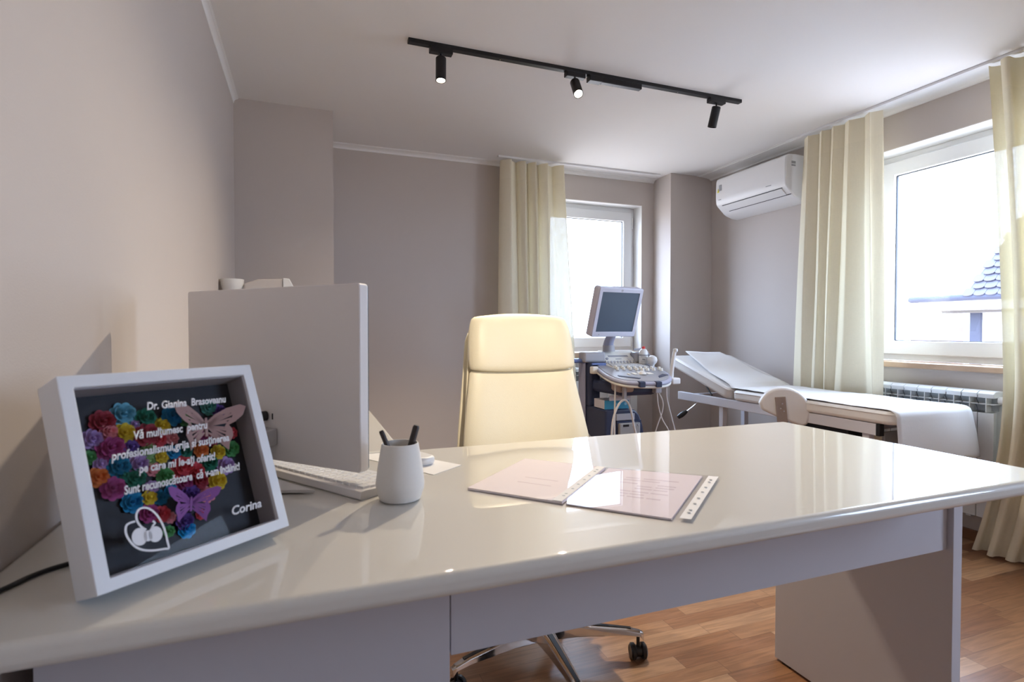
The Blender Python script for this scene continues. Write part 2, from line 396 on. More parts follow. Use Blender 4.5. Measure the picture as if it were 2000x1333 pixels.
# ------------------------------------------------------------------ windows
def make_window(name, axis, a0, a1, p, handle_at=None, hinge_at=None):
    """frame outer a0..a1 (along the wall), z 0.90..2.105, room face at p, depth outward"""
    W_ = bpy.data.objects.new(name, None); C.objects.link(W_); tag(W_, kind='structure')
    pl = (lambda a, b, t: (p + t, a, b)) if axis == 'x' else (lambda a, b, t: (a, p + t, b))
    z0, z1 = 0.90, 2.136
    ft = 2.105
    bm = frame_ring(B(), (a0, a1, z0, z1), (a0 + 0.045, a1 - 0.045, z0 + 0.045, ft - 0.045), 0.018, 0.075, pl)
    finish('window_frame', bm, M['pvc'], W_, bevel=0.003)
    s = (a0 + 0.028, a1 - 0.028, z0 + 0.036, ft - 0.004)
    g = (s[0] + 0.082, s[1] - 0.082, s[2] + 0.082, s[3] - 0.082)
    sash = finish('window_sash', frame_ring(B(), s, g, 0.0, 0.060, pl), M['pvc'], W_, bevel=0.006, seg=3)
    g2 = (g[0] + 0.004, g[1] - 0.004, g[2] + 0.004, g[3] - 0.004)
    finish('gasket', frame_ring(B(), (g[0] - .002, g[1] + .002, g[2] - .002, g[3] + .002), g2, 0.020, 0.034, pl), M['gasket'], W_)
    bm = B()
    for t in (0.027,):
        bm.faces.new([bm.verts.new(pl(a, b, t)) for a, b in ((g[0], g[2]), (g[1], g[2]), (g[1], g[3]), (g[0], g[3]))])
    finish('window_glass', bm, M['glass'], W_, solid=0.004)
    if handle_at is not None:
        a, z = handle_at; bm = B()
        q = pl(a, z, 0); c = Vector(q); inw = Vector((-1, 0, 0)) if axis == 'x' else Vector((0, -1, 0))
        u = Vector((0, 1, 0)) if axis == 'x' else Vector((1, 0, 0))
        mt = Matrix((( u.x, 0, inw.x, c.x), (u.y, 0, inw.y, c.y), (0, 1, 0, c.z), (0, 0, 0, 1)))
        prism(bm, rrect(0.028, 0.062, 0.012), 0, 0.010, mt)
        h = finish('window_handle', bm, M['pvc'], W_, smooth=True)
        bm = B(); tube(bm, [c + inw * .01, c + inw * .032, c + inw * .036 + Vector((0, 0, -.02)), c + inw * .036 + Vector((0, 0, -.105))], 0.0085, 12, 4)
        finish('handle_lever', bm, M['pvc'], h, smooth=True)
    if hinge_at is not None:
        for z in hinge_at:
            bm = B(); a = a1 - 0.026
            c = Vector(pl(a, z, -0.004)); cyl(bm, c - Vector((0, 0, .05)), c + Vector((0, 0, .03)), 0.006)
            cyl(bm, c - Vector((0, 0, .062)), c - Vector((0, 0, .05)), 0.0075)
            finish('hinge', bm, M['white_plastic'], W_, smooth=True)
    return W_
make_window('window_1', 'y', 1.769, 2.681, 4.105, hinge_at=(0.985, 2.02))
make_window('window_2', 'x', 1.134, 2.426, 3.345, handle_at=(2.368, 1.525))
make_window('window_3', 'x', -1.346, -0.124, 3.345)
struct('windowsill_1', bx(1.72, 2.735, 3.945, 4.122, 0.858, 0.8995), M['wood'], bevel=0.006)
struct('windowsill_2', bx(3.175, 3.362, 1.09, 2.47, 0.868, 0.8995), M['wood'], bevel=0.006)
struct('windowsill_3', bx(3.175, 3.362, -1.39, -0.08, 0.868, 0.8995), M['wood'], bevel=0.006)

# ------------------------------------------------------------------ house outside the right window
H_ = thing('neighbour_house', 'pale house outside the right window with blue-grey scalloped tile roof and blue corner post', 'house', (13.0, 5.5, -6))
def hp(name, bm, m, **k): return finish(name, bm, M[m], H_, world=True, **k)
hp('wall', bx(12.4, 20, -2.0, 7.15, -6, 1.42), 'render_wall')
hp('corner_post', bx(12.33, 12.45, 6.82, 7.00, -6, 1.42), 'blue_post')
bm = B(); box(bm, 11.75, 11.85, -3.0, 7.60, 1.47, 1.64); box(bm, 11.85, 21, 7.50, 7.60, 1.47, 1.64); hp('fascia', bm, 'render_wall')
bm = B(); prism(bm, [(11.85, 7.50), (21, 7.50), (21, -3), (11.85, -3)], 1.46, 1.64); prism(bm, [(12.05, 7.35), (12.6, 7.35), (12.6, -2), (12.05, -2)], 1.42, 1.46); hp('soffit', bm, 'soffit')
bm = B(); tube(bm, [(11.70, 7.72, 1.70), (11.70, -3.0, 1.70)], 0.065, 12); tube(bm, [(11.70, 7.72, 1.70), (21, 7.72, 1.70)], 0.065, 12); hp('gutter', bm, 'blue_post', smooth=True)
bm = B()
v = [bm.verts.new(q) for q in ((11.7, 6.75, 1.72), (21, 6.75, 1.72), (21, -3, 1.72), (11.7, -3, 1.72), (13.9, 5.98, 4.92), (18.5, 5.98, 4.92), (18.5, -2, 4.92), (13.9, -2, 4.92))]
for f in ((0, 3, 7, 4), (0, 4, 5, 1), (1, 5, 6, 2), (2, 6, 7, 3), (4, 7, 6, 5), (0, 1, 2, 3)): bm.faces.new([v[i] for i in f])
roof = hp('roof', bm, 'roof')
# scalloped tile rows standing proud of the street side of the roof
A0, A1 = Vector((11.7, 6.75, 1.72)), Vector((11.7, -3, 1.72)); B0, B1 = Vector((13.9, 5.98, 4.92)), Vector((13.9, -2, 4.92))
nrm = Vector((-0.824, 0, 0.567))
bm = B()
for r_ in range(24):
    t0, t1 = r_ / 24, (r_ + 1) / 24
    a, b = A0.lerp(B0, t0), A1.lerp(B1, t0); a2, b2 = A0.lerp(B0, t1), A1.lerp(B1, t1)
    if r_ > 18: continue
    n_ = int((a - b).length / 0.19)
    for k in range(min(n_, 20)):
        y0 = a.y - 0.19 * k - (0.095 if r_ % 2 else 0); y1 = y0 - 0.185
        pts = [(y0, 1.0), (y1, 1.0)] + [((y0 + y1) / 2 + (y1 - y0) / 2 * math.cos(PI * q / 5), -0.30 * math.sin(PI * q / 5)) for q in range(0, 6)]
        vs = []
        for (yy, tt) in pts:
            base = a.lerp(a2, max(tt, -0.3)); vs.append(bm.verts.new(Vector((base.x, yy, base.z)) + nrm * (0.03 + 0.03 * (1 - tt))))
        try: bm.faces.new(vs)
        except Exception: pass
hp('roof_tiles', bm, 'roof', solid=0.02)
hp('annex', bx(13.5, 16, 7.2, 8.9, -6, 1.15), 'pinkish')
R_ = thing('balcony_rail', 'thin blue metal rail outside along the bottom of the right window', 'railing', (4.2, 1.8, 0.9))
finish('rail_bar', bx(4.15, 4.23, 0.4, 2.62, 0.945, 0.985), M['blue_post'], R_, world=True, bevel=0.004)
for y in (0.5, 2.5): finish('rail_post', bx(4.17, 4.21, y, y + .04, -0.5, 0.945), M['blue_post'], R_, world=True)
finish('rail_footing', bx(XR + TK, 4.4, 0.3, 2.7, -0.6, -0.5), M['render_wall'], R_, world=True)

# ------------------------------------------------------------------ curtains
def curtain(name, label, p, axis, top, folds, bot_fn, z0, amp, phase, rail):
    """axis 'y': hangs in the plane y = p running along x; 'x': plane x = p running along y"""
    bm = B(); NU, NV = folds * 14, 46; z1 = HC - 0.028
    grid = []
    rnd = random.Random(phase * 97)
    ph = [rnd.uniform(-.5, .5) for _ in range(folds + 2)]
    for j in range(NV + 1):
        v = j / NV; z = z1 + (z0 - z1) * v; row = []
        e0, e1 = bot_fn(v)
        for i in range(NU + 1):
            s = i / NU; a = e0 + (e1 - e0) * s
            f = s * folds + 0.30 * math.sin(2 * PI * s * 1.35 + phase * 2) * (0.5 + v)
            wob = ph[int(f + 9) % len(ph)] * (1 - (f % 1)) + ph[(int(f + 9) + 1) % len(ph)] * (f % 1)
            A_ = amp * (1 - 0.30 * v) * (1 + 0.35 * wob * v)
            d = A_ * math.sin(2 * PI * f + phase + 0.8 * wob * v) + 0.012 * v * math.sin(3.1 * f + 5 * v + phase)
            a += 0.010 * math.sin(4 * PI * f + 1.3) * (1 - v * .3) + 0.008 * v * wob
            row.append(bm.verts.new((a, p + d, z) if axis == 'y' else (p + d, a, z)))
        grid.append(row)
    for j in range(NV):
        for i in range(NU): bm.faces.new((grid[j][i], grid[j][i + 1], grid[j + 1][i + 1], grid[j + 1][i]))
    o = finish(name, bm, M['curtain'], None, smooth=True, angle=180)
    tag(o, label, 'curtain')
    # a hem band at the heading
    return o

def lerp(a, b, t): return a + (b - a) * t
curtain('curtain', 'cream linen curtain by the back window, behind the office chair', 3.83, 'y', None, 5,
        lambda v: (lerp(1.352, 1.325, v), 1.872 + 0.10 * v ** 1.1 + .03 * v), 0.012, 0.036, 1.2, None)
curtain('curtain', 'cream linen curtain beside the air conditioner, behind the examination bed', 3.067, 'x', None, 5,
        lambda v: (2.205 - 0.035 * v, lerp(2.715, 2.80, min(1, v * 1.3))), 0.012, 0.024, 0.4, None)
curtain('curtain', 'cream linen curtain on the window side nearest the desk corner, reaching the floor', 3.055, 'x', None, 6,
        lambda v: (1.02, 1.665 - 0.085 * math.sin(min(1, v * 1.25) * PI * .5) + (0.12 * ((v - .62) / .38) ** 2 if v > .62 else 0)), 0.012, 0.040, 2.6, None)
def rail(name, label, x0, x1, y0, y1):
    o = finish(name, bx(x0, x1, y0, y1, HC - 0.014, HC), M['white_plastic'], None, bevel=0.002)
    tag(o, label, 'curtain rail')
rail('curtain_rail', 'white ceiling curtain rail above the back window', 1.33, 2.74, 3.818, 3.842)
rail('curtain_rail', 'long white ceiling curtain rail along the right window wall', 3.05, 3.075, 1.0, 2.73)

# ------------------------------------------------------------------ radiators
def radiator(label, n, origin, rotz):
    """sections along local x, room side is local -y, standing on brackets to the wall"""
    T = thing('radiator', label, 'radiator', origin, (0, 0, rotz))
    p = 0.0713; zt = 0.785; zb = 0.15; secs_ = []
    for k in range(n):
        x0 = k * p + 0.0015; x1 = (k + 1) * p - 0.0015; xm = (x0 + x1) / 2
        bm = B()
        # rounded top cap
        prof = [(-0.0, zt - .035), (-0.004, zt - .014), (-.0 + .012, zt - .003), (.035, zt), (.075, zt - .002), (.08, zt - .03)]
        mt = Matrix(((0, 0, 1, 0), (1, 0, 0, 0), (0, 1, 0, 0), (0, 0, 0, 1)))
        prism(bm, [(a, b) for a, b in prof][::-1], x0, x1, mt)
        # central fin, slats of the grille, front plate
        box(bm, xm - .0025, xm + .0025, 0.0, .075, zt - .105, zt - .03)
        box(bm, x0, x1, 0.004, .060, zt - .068, zt - .063)
        for s_ in (-1, 1):
            mt2 = Matrix.Translation((xm, 0.03, zt - .05)) @ Matrix.Rotation(s_ * 0.35, 4, 'Y')
        box(bm, x0, x1, 0.0, .006, zb + .01, zt - .108)
        box(bm, xm - .012, xm + .012, .006, .078, zb, zt - .108)
        box(bm, x0, x1, .066, .078, zb + .02, zt - .05)
        secs_.append(finish('radiator_section', bm, M['radiator'], T, bevel=0.0015, seg=1))
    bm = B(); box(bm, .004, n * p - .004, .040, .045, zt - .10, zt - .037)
    finish('grille_shadow', bm, M['rad_dark'], T)  # darker inner sheet: the shade between the grille slats, put into its colour
    for k in range(1, n):
        x = k * p; bm = B()
        for (xa_, za, xb_, zb2) in ((x + .004, zt - .012, x - .006, zt - .040), (x - .006, zt - .040, x + .004, zt - .064), (x - .008, zt - .068, x + .004, zt - .104)):
            d_x, d_z = xb_ - xa_, zb2 - za; L_ = math.hypot(d_x, d_z); nx, nz = -d_z / L_ * .0014, d_x / L_ * .0014
            prism(bm, [(xa_ - nx, za - nz), (xb_ - nx, zb2 - nz), (xb_ + nx, zb2 + nz), (xa_ + nx, za + nz)], .001, .0035, Matrix(((1, 0, 0, 0), (0, 0, 1, 0), (0, 1, 0, 0), (0, 0, 0, 1))))
        finish('grille_joint', bm, M['gasket'], secs_[k])
    for xx in (-.001, n * p + .001):
        bm = B(); s_ = -1 if xx < 0 else 1
        cyl(bm, (xx, .04, zt - .045), (xx + s_ * .02, .04, zt - .045), .019)
        cyl(bm, (xx + s_ * .02, .04, zt - .045), (xx + s_ * .028, .04, zt - .045), .012)
        finish('end_cap', bm, M['white_plastic'], T, smooth=True)
    for xx in (n * p * .2, n * p * .8):
        for zz in (zt - .12, zb + .08): finish('wall_bracket', bx(xx - .006, xx + .006, .075, .108, zz, zz + .02), M['white_plastic'], T)
    return T
radiator('white ribbed radiator under the right window, beside the foot of the bed', 16, (3.105, 1.652 + 16 * 0.0713, 0), -PI / 2)
radiator('white ribbed radiator under the back window, behind the ultrasound machine', 10, (1.86, 3.888, 0), 0)

# ------------------------------------------------------------------ air conditioner
T = thing('air_conditioner', 'white wall split air conditioner beneath the ceiling, half behind the curtain', 'air conditioner', (XR, 3.13, 2.0))
prof = [(XR - .001, 2.262), (XR - .13, 2.266), (3.03, 2.262), (3.006, 2.250), (2.998, 2.225), (2.996, 2.10), (3.0, 2.060), (3.012, 2.043), (3.075, 1.988), (3.10, 1.974), (3.16, 1.955), (XR - .001, 1.952)]
mt = Matrix(((1, 0, 0, 0), (0, 0, 1, 0), (0, 1, 0, 0), (0, 0, 0, 1)))
finish('body', prism(B(), prof, 2.80, 3.465, mt), M['white_plastic'], T, world=True, smooth=True, bevel=0.008, seg=3, angle=30)
d_ = Vector((.063, 0, -.055)).normalized(); nn = Vector((-.055, 0, -.063)).normalized()
def slab_on(y0, y1, s0, s1, off, th):
    bm = B(); o0 = Vector((3.012, 0, 2.043)); vs = []
    for n_ in (off, off + th):
        for (y, s_) in ((y0, s0), (y1, s0), (y1, s1), (y0, s1)):
            q = o0 + d_ * s_ + nn * n_; vs.append(bm.verts.new((q.x, y, q.z)))
    for f in ((0, 1, 2, 3), (7, 6, 5, 4), (0, 4, 5, 1), (1, 5, 6, 2), (2, 6, 7, 3), (3, 7, 4, 0)): bm.faces.new([vs[i] for i in f])
    return bm
fl = finish('flap', slab_on(2.845, 3.40, .004, .062, .0, .006), M['white_plastic'], T, world=True, bevel=.002)
finish('slot', slab_on(2.84, 3.41, -.001, .004, -.004, .006), M['gasket'], T, world=True)
finish('slot', slab_on(2.80 + .01, 3.385, .063, .068, -.003, .006), M['gasket'], T, world=True)
def on_front(y0, y1, z0, z1, m, nm, th=.0012):
    finish(nm, bx(2.9955 - th, 2.9975, y0, y1, z0, z1), M[m], T, world=True)
on_front(3.40, 3.425, 2.155, 2.20, 'label_grey', 'sticker'); 
bm = B(); mt = Matrix(((0, 0, -1, 2.9965), (1, 0, 0, 0), (0, 1, 0, 0), (0, 0, 0, 1)))
prism(bm, [(3.425, 2.145), (3.445, 2.145), (3.435, 2.175)], 0, .0015, mt); finish('warning_sticker', bm, M['yellow'], T, world=True)
on_front(2.92, 2.965, 2.075, 2.079, 'label_grey', 'small_lettering')
on_front(3.405, 3.43, 2.085, 2.089, 'label_grey', 'small_lettering')
for k, (z0, z1) in enumerate(((2.200, 2.216), (2.183, 2.194))):
    finish('side_label', bx(3.05, 3.085, 2.7985, 2.800, z0, z1), M['label_grey'], T, world=True)

# ------------------------------------------------------------------ track lights
TR = thing('lighting_track', 'black ceiling lighting track running across the room', 'track light', (1.355, 2.445, HC))
finish('rail', bx(0.43, 2.28, 2.430, 2.460, HC - 0.018, HC), M['black_metal'], TR, world=True, bevel=.002)
dr = finish('power_feed', bx(1.324, 1.395, 2.424, 2.466, HC - 0.046, HC - .018), M['black_metal'], TR, world=True, bevel=.003)
finish('driver_box', bx(1.395, 1.628, 2.430, 2.460, HC - 0.044, HC - .018), M['black_metal'], TR, world=True, bevel=.003)
for xx in (.86, 1.86):
    bm = B(); cyl(bm, (xx, 2.445, HC - .0195), (xx, 2.445, HC - .0175), .003); finish('screw', bm, M['chrome'], TR, world=True)

def spotlight(x, label, aim, lit, energy, blend=.6, size=52, y=2.445, z=HC):
    G = thing('track_spotlight', label, 'spotlight', (x, y, z - .018), group='spotlights on the ceiling track')
    finish('adapter', bx(-.052, .052, -.017, .017, -.024, 0), M['black_metal'], G, bevel=.003)
    j = Vector((0, 0, -.024)); d = Vector(aim).normalized()
    bm = B(); cyl(bm, j, j + Vector((0, 0, -.022)), .0045); finish('stem', bm, M['black_metal'], G, smooth=True)
    top = j + Vector((0, 0, -.022)) - d * .006
    mt, L = align(top, top + d * .108)
    bm = B(); lathe(bm, [(0, 0), (.020, 0), (.0235, .004), (.0235, .108), (.0200, .108), (.0195, .094), (.0, .094)], 32, mt)
    hd = finish('lamp_head', bm, M['black_metal'], G, smooth=True)
    mt2 = mt @ Matrix.Translation((0, 0, .095))
    bm = B(); lathe(bm, [(0, 0), (.0190, 0), (.0185, .004), (.012, .009), (0, .011)], 28, mt2)
    finish('lens', bm, M['lamp_on'] if lit else M['lamp_off'], hd, smooth=True)
    if lit:
        l = bpy.data.lights.new('spot_beam', 'SPOT'); l.energy = energy; l.color = (1.0, 0.84, 0.62); l.spot_size = math.radians(size); l.spot_blend = blend; l.shadow_soft_size = .02
        o = bpy.data.objects.new('spot_beam', l); C.objects.link(o); o.parent = G
        o.location = top + d * .112; o.rotation_euler = d.to_track_quat('-Z', 'Y').to_euler()
    return G
spotlight(0.578, 'black track spotlight, lit, at the track end over the monitor', (-.03, -.10, -1), True, 33, size=150, blend=1.0)
spotlight(1.250, 'black track spotlight, lit with glare, beside the driver box', (-.14, -.75, -1), True, 88, size=130, blend=1.0)
spotlight(2.115, 'black track spotlight, unlit, tilted towards the bed', (-.06, .28, -1), False, 0)
# second track behind the camera, same fittings
TR2 = thing('lighting_track', 'black ceiling lighting track above the near side of the desk', 'track light', (0.9, -0.3, HC))
finish('rail', bx(0.0, 1.8, -0.315, -0.285, HC - 0.018, HC), M['black_metal'], TR2, world=True, bevel=.002)
spotlight(0.75, 'black track spotlight, lit, aimed at the office chair', (0.0, 1.0, -.60), True, 135, size=27, blend=1.0, y=-0.3)

# ------------------------------------------------------------------ desk
DZ = 0.783
T = thing('desk', 'large white high-gloss desk filling the foreground', 'desk', (0.55, 1.0, 0))
finish('desktop', bx(XL + .002, 1.469, 0.651, 1.372, DZ - 0.030, DZ), M['desk_top'], T, world=True, bevel=.011, seg=5, smooth=True)
sp = finish('side_panel', bx(1.437, 1.469, 0.842, 1.366, 0.008, DZ - .0302), M['desk_body'], T, world=True, bevel=.001)
for y_ in (.87, 1.31): finish('foot', bx(1.440, 1.466, y_, y_ + .03, 0, .008), M['black'], sp, world=True)
finish('modesty_panel', bx(0.2165, 1.4365, 0.856, 0.874, 0.556, DZ - .0302), M['desk_body'], T, world=True, bevel=.001)
cb = finish('drawer_unit', bx(-0.325, 0.2135, 0.852, 1.366, 0.03, DZ - .0302), M['desk_body'], T, world=True, bevel=.001)
for x in (-.29, .17):
    for y in (.88, 1.32): finish('foot', cyl(B(), (x, y, 0), (x, y, .03), .018), M['black'], cb, world=True)
for k in range(3):
    z0 = .045 + k * .232
    dw = finish('drawer', bx(-0.320, 0.209, 1.367, 1.384, z0, z0 + .226), M['desk_body'], T, world=True, bevel=.001)
    finish('drawer_handle', bx(-.12, .01, 1.384, 1.394, z0 + .19, z0 + .20), M['chrome'], dw, world=True, bevel=.002)
# return desk along the left wall
T = thing('return_desk', 'white side desk along the left wall behind the monitor', 'desk', (-.07, 1.8, 0))
finish('desktop', bx(XL + .002, 0.226, 1.374, 2.45, DZ - 0.030, DZ), M['desk_top'], T, world=True, bevel=.008, seg=4, smooth=True)
finish('side_panel', bx(XL + .01, 0.205, 2.40, 2.43, 0, DZ - .0302), M['desk_body'], T, world=True)
finish('side_panel', bx(XL + .01, XL + .03, 1.40, 2.40, 0.3, DZ - .0302), M['desk_body'], T, world=True)
finish('leg', bx(0.17, 0.20, 1.40, 1.43, 0, DZ - .0302), M['desk_body'], T, world=True)

# ------------------------------------------------------------------ cabinet with things on it, mostly behind the monitor
T = thing('storage_cabinet', 'tall white two-door cabinet at the left wall behind the monitor', 'cabinet', (-.1, 2.9, 0))
finish('body', bx(XL + .004, 0.02, 2.62, 3.10, 0, 1.200), M['desk_body'], T, world=True, bevel=.002)
for x0 in (XL + .008, -.172):
    d = finish('door', bx(x0, x0 + .180, 2.602, 2.619, .06, 1.19), M['desk_body'], T, world=True, bevel=.001)
    finish('door_handle', bx(x0 + .15, x0 + .16, 2.594, 2.602, .6, .74), M['chrome'], d, world=True, bevel=.002)
T = thing('label_printer', 'pale flat printer with sloped white end peeking above the monitor', 'printer', (-.17, 2.86, 1.201))
bm = B(); mt = Matrix(((1, 0, 0, 0), (0, 0, 1, 0), (0, 1, 0, 0), (0, 0, 0, 1)))
prism(bm, [(-.262, 1.201), (-.098, 1.201), (-.098, 1.322), (-.205, 1.317), (-.262, 1.295)], 2.78, 2.96, mt)
finish('body', bm, mat('printer_beige', (.60, .55, .52), .5, noise=.01), T, world=True, bevel=.006, seg=3)
bm = B(); prism(bm, [(-.0975, 1.201), (-.070, 1.201), (-.050, 1.284), (-.070, 1.323), (-.0975, 1.325)], 2.775, 2.965, mt)
finish('output_cover', bm, M['white_plastic'], T, world=True, bevel=.003)
T = thing('white_bowl', 'white flared bowl standing by the left wall above the monitor', 'bowl', (-.312, 2.80, 1.201))
bm = B(); lathe(bm, [(0, 0), (.024, 0), (.026, .008), (.030, .040), (.040, .066), (.0475, .088), (.049, .113), (.046, .114), (.044, .088), (.036, .066), (0, .02)], 40)
finish('bowl_body', bm, M['matte_white'], T, smooth=True)

# ------------------------------------------------------------------ all-in-one monitor seen from behind
# panel runs from its near right end R towards the wall
R = Vector((.1005, 1.030, 0)); e = Vector((-.674, .738, 0)).normalized(); nb = Vector((-.738, -.674, 0)).normalized()   # nb: towards the camera side (its back)
ang = math.atan2(-e.y, -e.x)       # local +x points from wall end to near end
cen = R + e * .25
T = thing('computer_monitor', 'white all-in-one computer seen from behind, standing on the desk', 'computer', (cen.x, cen.y, DZ), (0, 0, ang))
# local: +x to the near end, -y is the camera side?  check the sign
loc_y = Vector((-math.sin(ang), math.cos(ang), 0)); sgn = 1 if loc_y.dot(nb) > 0 else -1
w_, h0_, h1_ = .497, .0395, .385
bm = B(); mt = Matrix(((1, 0, 0, 0), (0, 0, 1, 0), (0, 1, 0, 0), (0, 0, 0, 1)))
prism(bm, rrect(w_, h1_ - h0_, .006, 4, 0, (h0_ + h1_) / 2), -.011, .011, mt)
finish('back_shell', bm, mat('monitor_shell', (.80, .77, .77), .42, bump=.02), T, smooth=True, bevel=.002)
bm = B(); prism(bm, rrect(w_ - .004, h1_ - h0_ - .004, .005, 4, 0, (h0_ + h1_) / 2), .011, .014, mt) if sgn < 0 else prism(bm, rrect(w_ - .004, h1_ - h0_ - .004, .005, 4, 0, (h0_ + h1_) / 2), -.014, -.011, mt)
finish('screen', bm, M['screen'], T)
def sy(a): return a * sgn
def sbox(bm, x0, x1, y0, y1, z0, z1):
    ya, yb = sorted((sy(y0), sy(y1))); return box(bm, x0, x1, ya, yb, z0, z1)
# stand: sloped neck at the back and flat base plate
bm = B()
vs = []
for x in (-.10, .034):
    for (y, z) in ((.012, .105), (.012, .072), (.085, .060), (.105, .009), (.118, .009), (.100, .074), (.085, .098)):
        vs.append(bm.verts.new((x, sy(y), z)))
n_ = 7
bm.faces.new(vs[:n_]); bm.faces.new(vs[n_:][::-1])
for i in range(n_): bm.faces.new((vs[i], vs[(i + 1) % n_], vs[n_ + (i + 1) % n_], vs[n_ + i]))
finish('stand_neck', bm, mat('stand_grey', (.45, .44, .45), .35, noise=.01), T, bevel=.002)
finish('stand_base', prism(B(), [(.014, 1.056), (-.13, 1.105), (-.215, 1.22), (-.20, 1.30), (-.125, 1.27), (-.05, 1.155)], DZ + .003, DZ + .009), mat('stand_silver', (.62, .60, .58), .3, noise=.01), T, world=True, bevel=.0015)
finish('base_pad', prism(B(), [(-.01, 1.075), (-.12, 1.112), (-.20, 1.22), (-.19, 1.28), (-.125, 1.26), (-.055, 1.15)], DZ, DZ + .003), M['black'], T, world=True)
bm = B(); cyl(bm, (.000, sy(.011), .127), (-.004, sy(.034), .127), .010); tube(bm, [(-.004, sy(.034), .127), (-.03, sy(.06), .122), (-.09, sy(.09), .09), (-.14, sy(.10), .04), (-.17, sy(.10), .006)], .0035, 8, 6)
finish('power_plug', bm, M['black'], T, smooth=True)
bm = sbox(B(), .018, .021, .010, .0118, .121, .133); finish('port_slot', bm, M['shadow_gap'], T)

# ------------------------------------------------------------------ keyboard
ka = math.atan2(1.195 - .990, -.054 - .085)          # direction of the keyboard's near edge
p0 = Vector((.087, .988, DZ)); kd = Vector((math.cos(ka), math.sin(ka), 0)); kn = Vector((math.sin(ka), -math.cos(ka), 0))
if kn.x < 0: kn = -kn
T = thing('keyboard', 'slim white keyboard under the monitor with low square keys', 'keyboard', (p0.x, p0.y, DZ), (0, 0, ka))
ks = 1 if Vector((-math.sin(ka), math.cos(ka), 0)).dot(kn) > 0 else -1
bm = B(); KL, KD = .34, .118
ya, yb = sorted((0, ks * KD))
prof = [(0, .003), (0.004, 0), (KD - .004, 0), (KD, .002), (KD - .002, .010), (.012, .0165), (.002, .0155)]
mt = Matrix(((0, 0, 1, 0), (ks, 0, 0, 0), (0, 1, 0, 0), (0, 0, 0, 1)))
prism(bm, prof, 0, KL, mt)
finish('case', bm, mat('keyboard_case', (.78, .76, .76), .4, bump=.02), T, bevel=.0012, smooth=True)
kb = B(); kw = .0185
for r_ in range(6):
    y = .014 + r_ * .0172; z = .0165 - (y - .012) * (.0065 / (KD - .014))
    x = .008
    pat = [1] * 21
    if r_ == 5: pat = [1, 1, 1.2, 6, 1.2, 1, 1, .8, 1, 1, 1, .8, 2, 1, 1]
    if r_ == 3: pat = [1.7] + [1] * 11 + [1.9] + [1] * 7
    for q in pat:
        wq = kw * q * 1.04
        if x + wq > KL - .004: break
        y0, y1 = sorted((ks * y, ks * (y + .0145)))
        box(kb, x + .0014, x + wq - .0014, y0, y1, z - .002, z + .0042); x += wq
kk = finish('keys', kb, M['white_plastic'], T, bevel=.001, seg=2); kk['kind'] = 'stuff'

# ------------------------------------------------------------------ pen cup and pens
T = thing('pen_cup', 'matte white ceramic tapered cup holding two dark pens', 'pen cup', (.155, .975, DZ))
bm = B(); lathe(bm, [(0, 0), (.031, 0), (.036, .003), (.0415, .020), (.0425, .030), (.039, .06), (.033, .094), (.0318, .1005), (.0300, .1005), (.031, .092), (.037, .055), (.038, .02), (0, .012)], 56)
finish('cup_body', bm, M['matte_white'], T, smooth=True)
def pen(label, p0, p1, r):
    d = Vector(p1) - Vector(p0); L = d.length
    P = thing('pen', label, 'pen', p0, d.to_track_quat('Z', 'Y').to_euler())
    bm = B(); lathe(bm, [(0, 0), (r * .4, .004), (r * .9, .02), (r, .03), (r, L * .62), (r * 1.06, L * .62), (r * 1.06, L * .97), (r * .8, L), (0, L)], 16)
    finish('barrel', bm, M['pen'], P, smooth=True)
    bm = B(); box(bm, r * .95, r * 1.5, -.0018, .0018, L * .70, L * .985); finish('clip', bm, M['pen'], P, bevel=.0006)
pen('slimmer dark pen leaning left in the white cup', (.166, .968, DZ + .013), (.122, .975, DZ + .124), .0042)
pen('thicker dark pen with clip leaning right in the white cup', (.152, .978, DZ + .014), (.184, .972, DZ + .130), .0058)

# ------------------------------------------------------------------ shadow-box frame
bxp, byp, yaw, phi, fw_, fh_, ft_ = -0.2392, 0.7289, 0.7026, 0.3539, 0.2421, 0.2457, 0.0506
ev = Vector((math.cos(yaw), math.sin(yaw), 0)); nbv = Vector((-math.sin(yaw), math.cos(yaw), 0))
uv = Vector((0, 0, math.cos(phi))) + nbv * math.sin(phi); nv = -nbv * math.cos(phi) + Vector((0, 0, math.sin(phi)))
mtx = Matrix(((ev.x, uv.x, nv.x, 0), (ev.y, uv.y, nv.y, 0), (ev.z, uv.z, nv.z, 0), (0, 0, 0, 1)))
FR = thing('picture_frame', 'white deep box frame of paper flowers with a thank-you text, leaning on the desk', 'picture frame', (bxp, byp, DZ), mtx.to_euler())
idp = lambda a, b, t: (a, b, t)
finish('frame_rim', frame_ring(B(), (0, fw_, 0, fh_), (.0150, fw_ - .0145, .0140, fh_ - .0150), 0, ft_, idp), M['frame_white'], FR, bevel=.0012, seg=2)
finish('inner_lining', frame_ring(B(), (.0145, fw_ - .014, .0135, fh_ - .0145), (.0165, fw_ - .016, .0155, fh_ - .0165), .010, ft_ - .006, idp), M['board_side'], FR)
finish('backboard', bx(.012, fw_ - .012, .012, fh_ - .012, .004, .010), M['board'], FR)
finish('frame_glass', bx(.0148, fw_ - .0143, .0138, fh_ - .0148, ft_ - .0055, ft_ - .0040), M['frame_glass'], FR)
bm = B(); mts = Matrix.Translation((fw_ * .5, fh_ * .78, .003)) @ Matrix.Rotation(math.radians(50), 4, 'X')
box(bm, -.02, .02, -.198, 0, -.003, 0, mts); finish('easel_leg', bm, M['board'], FR)
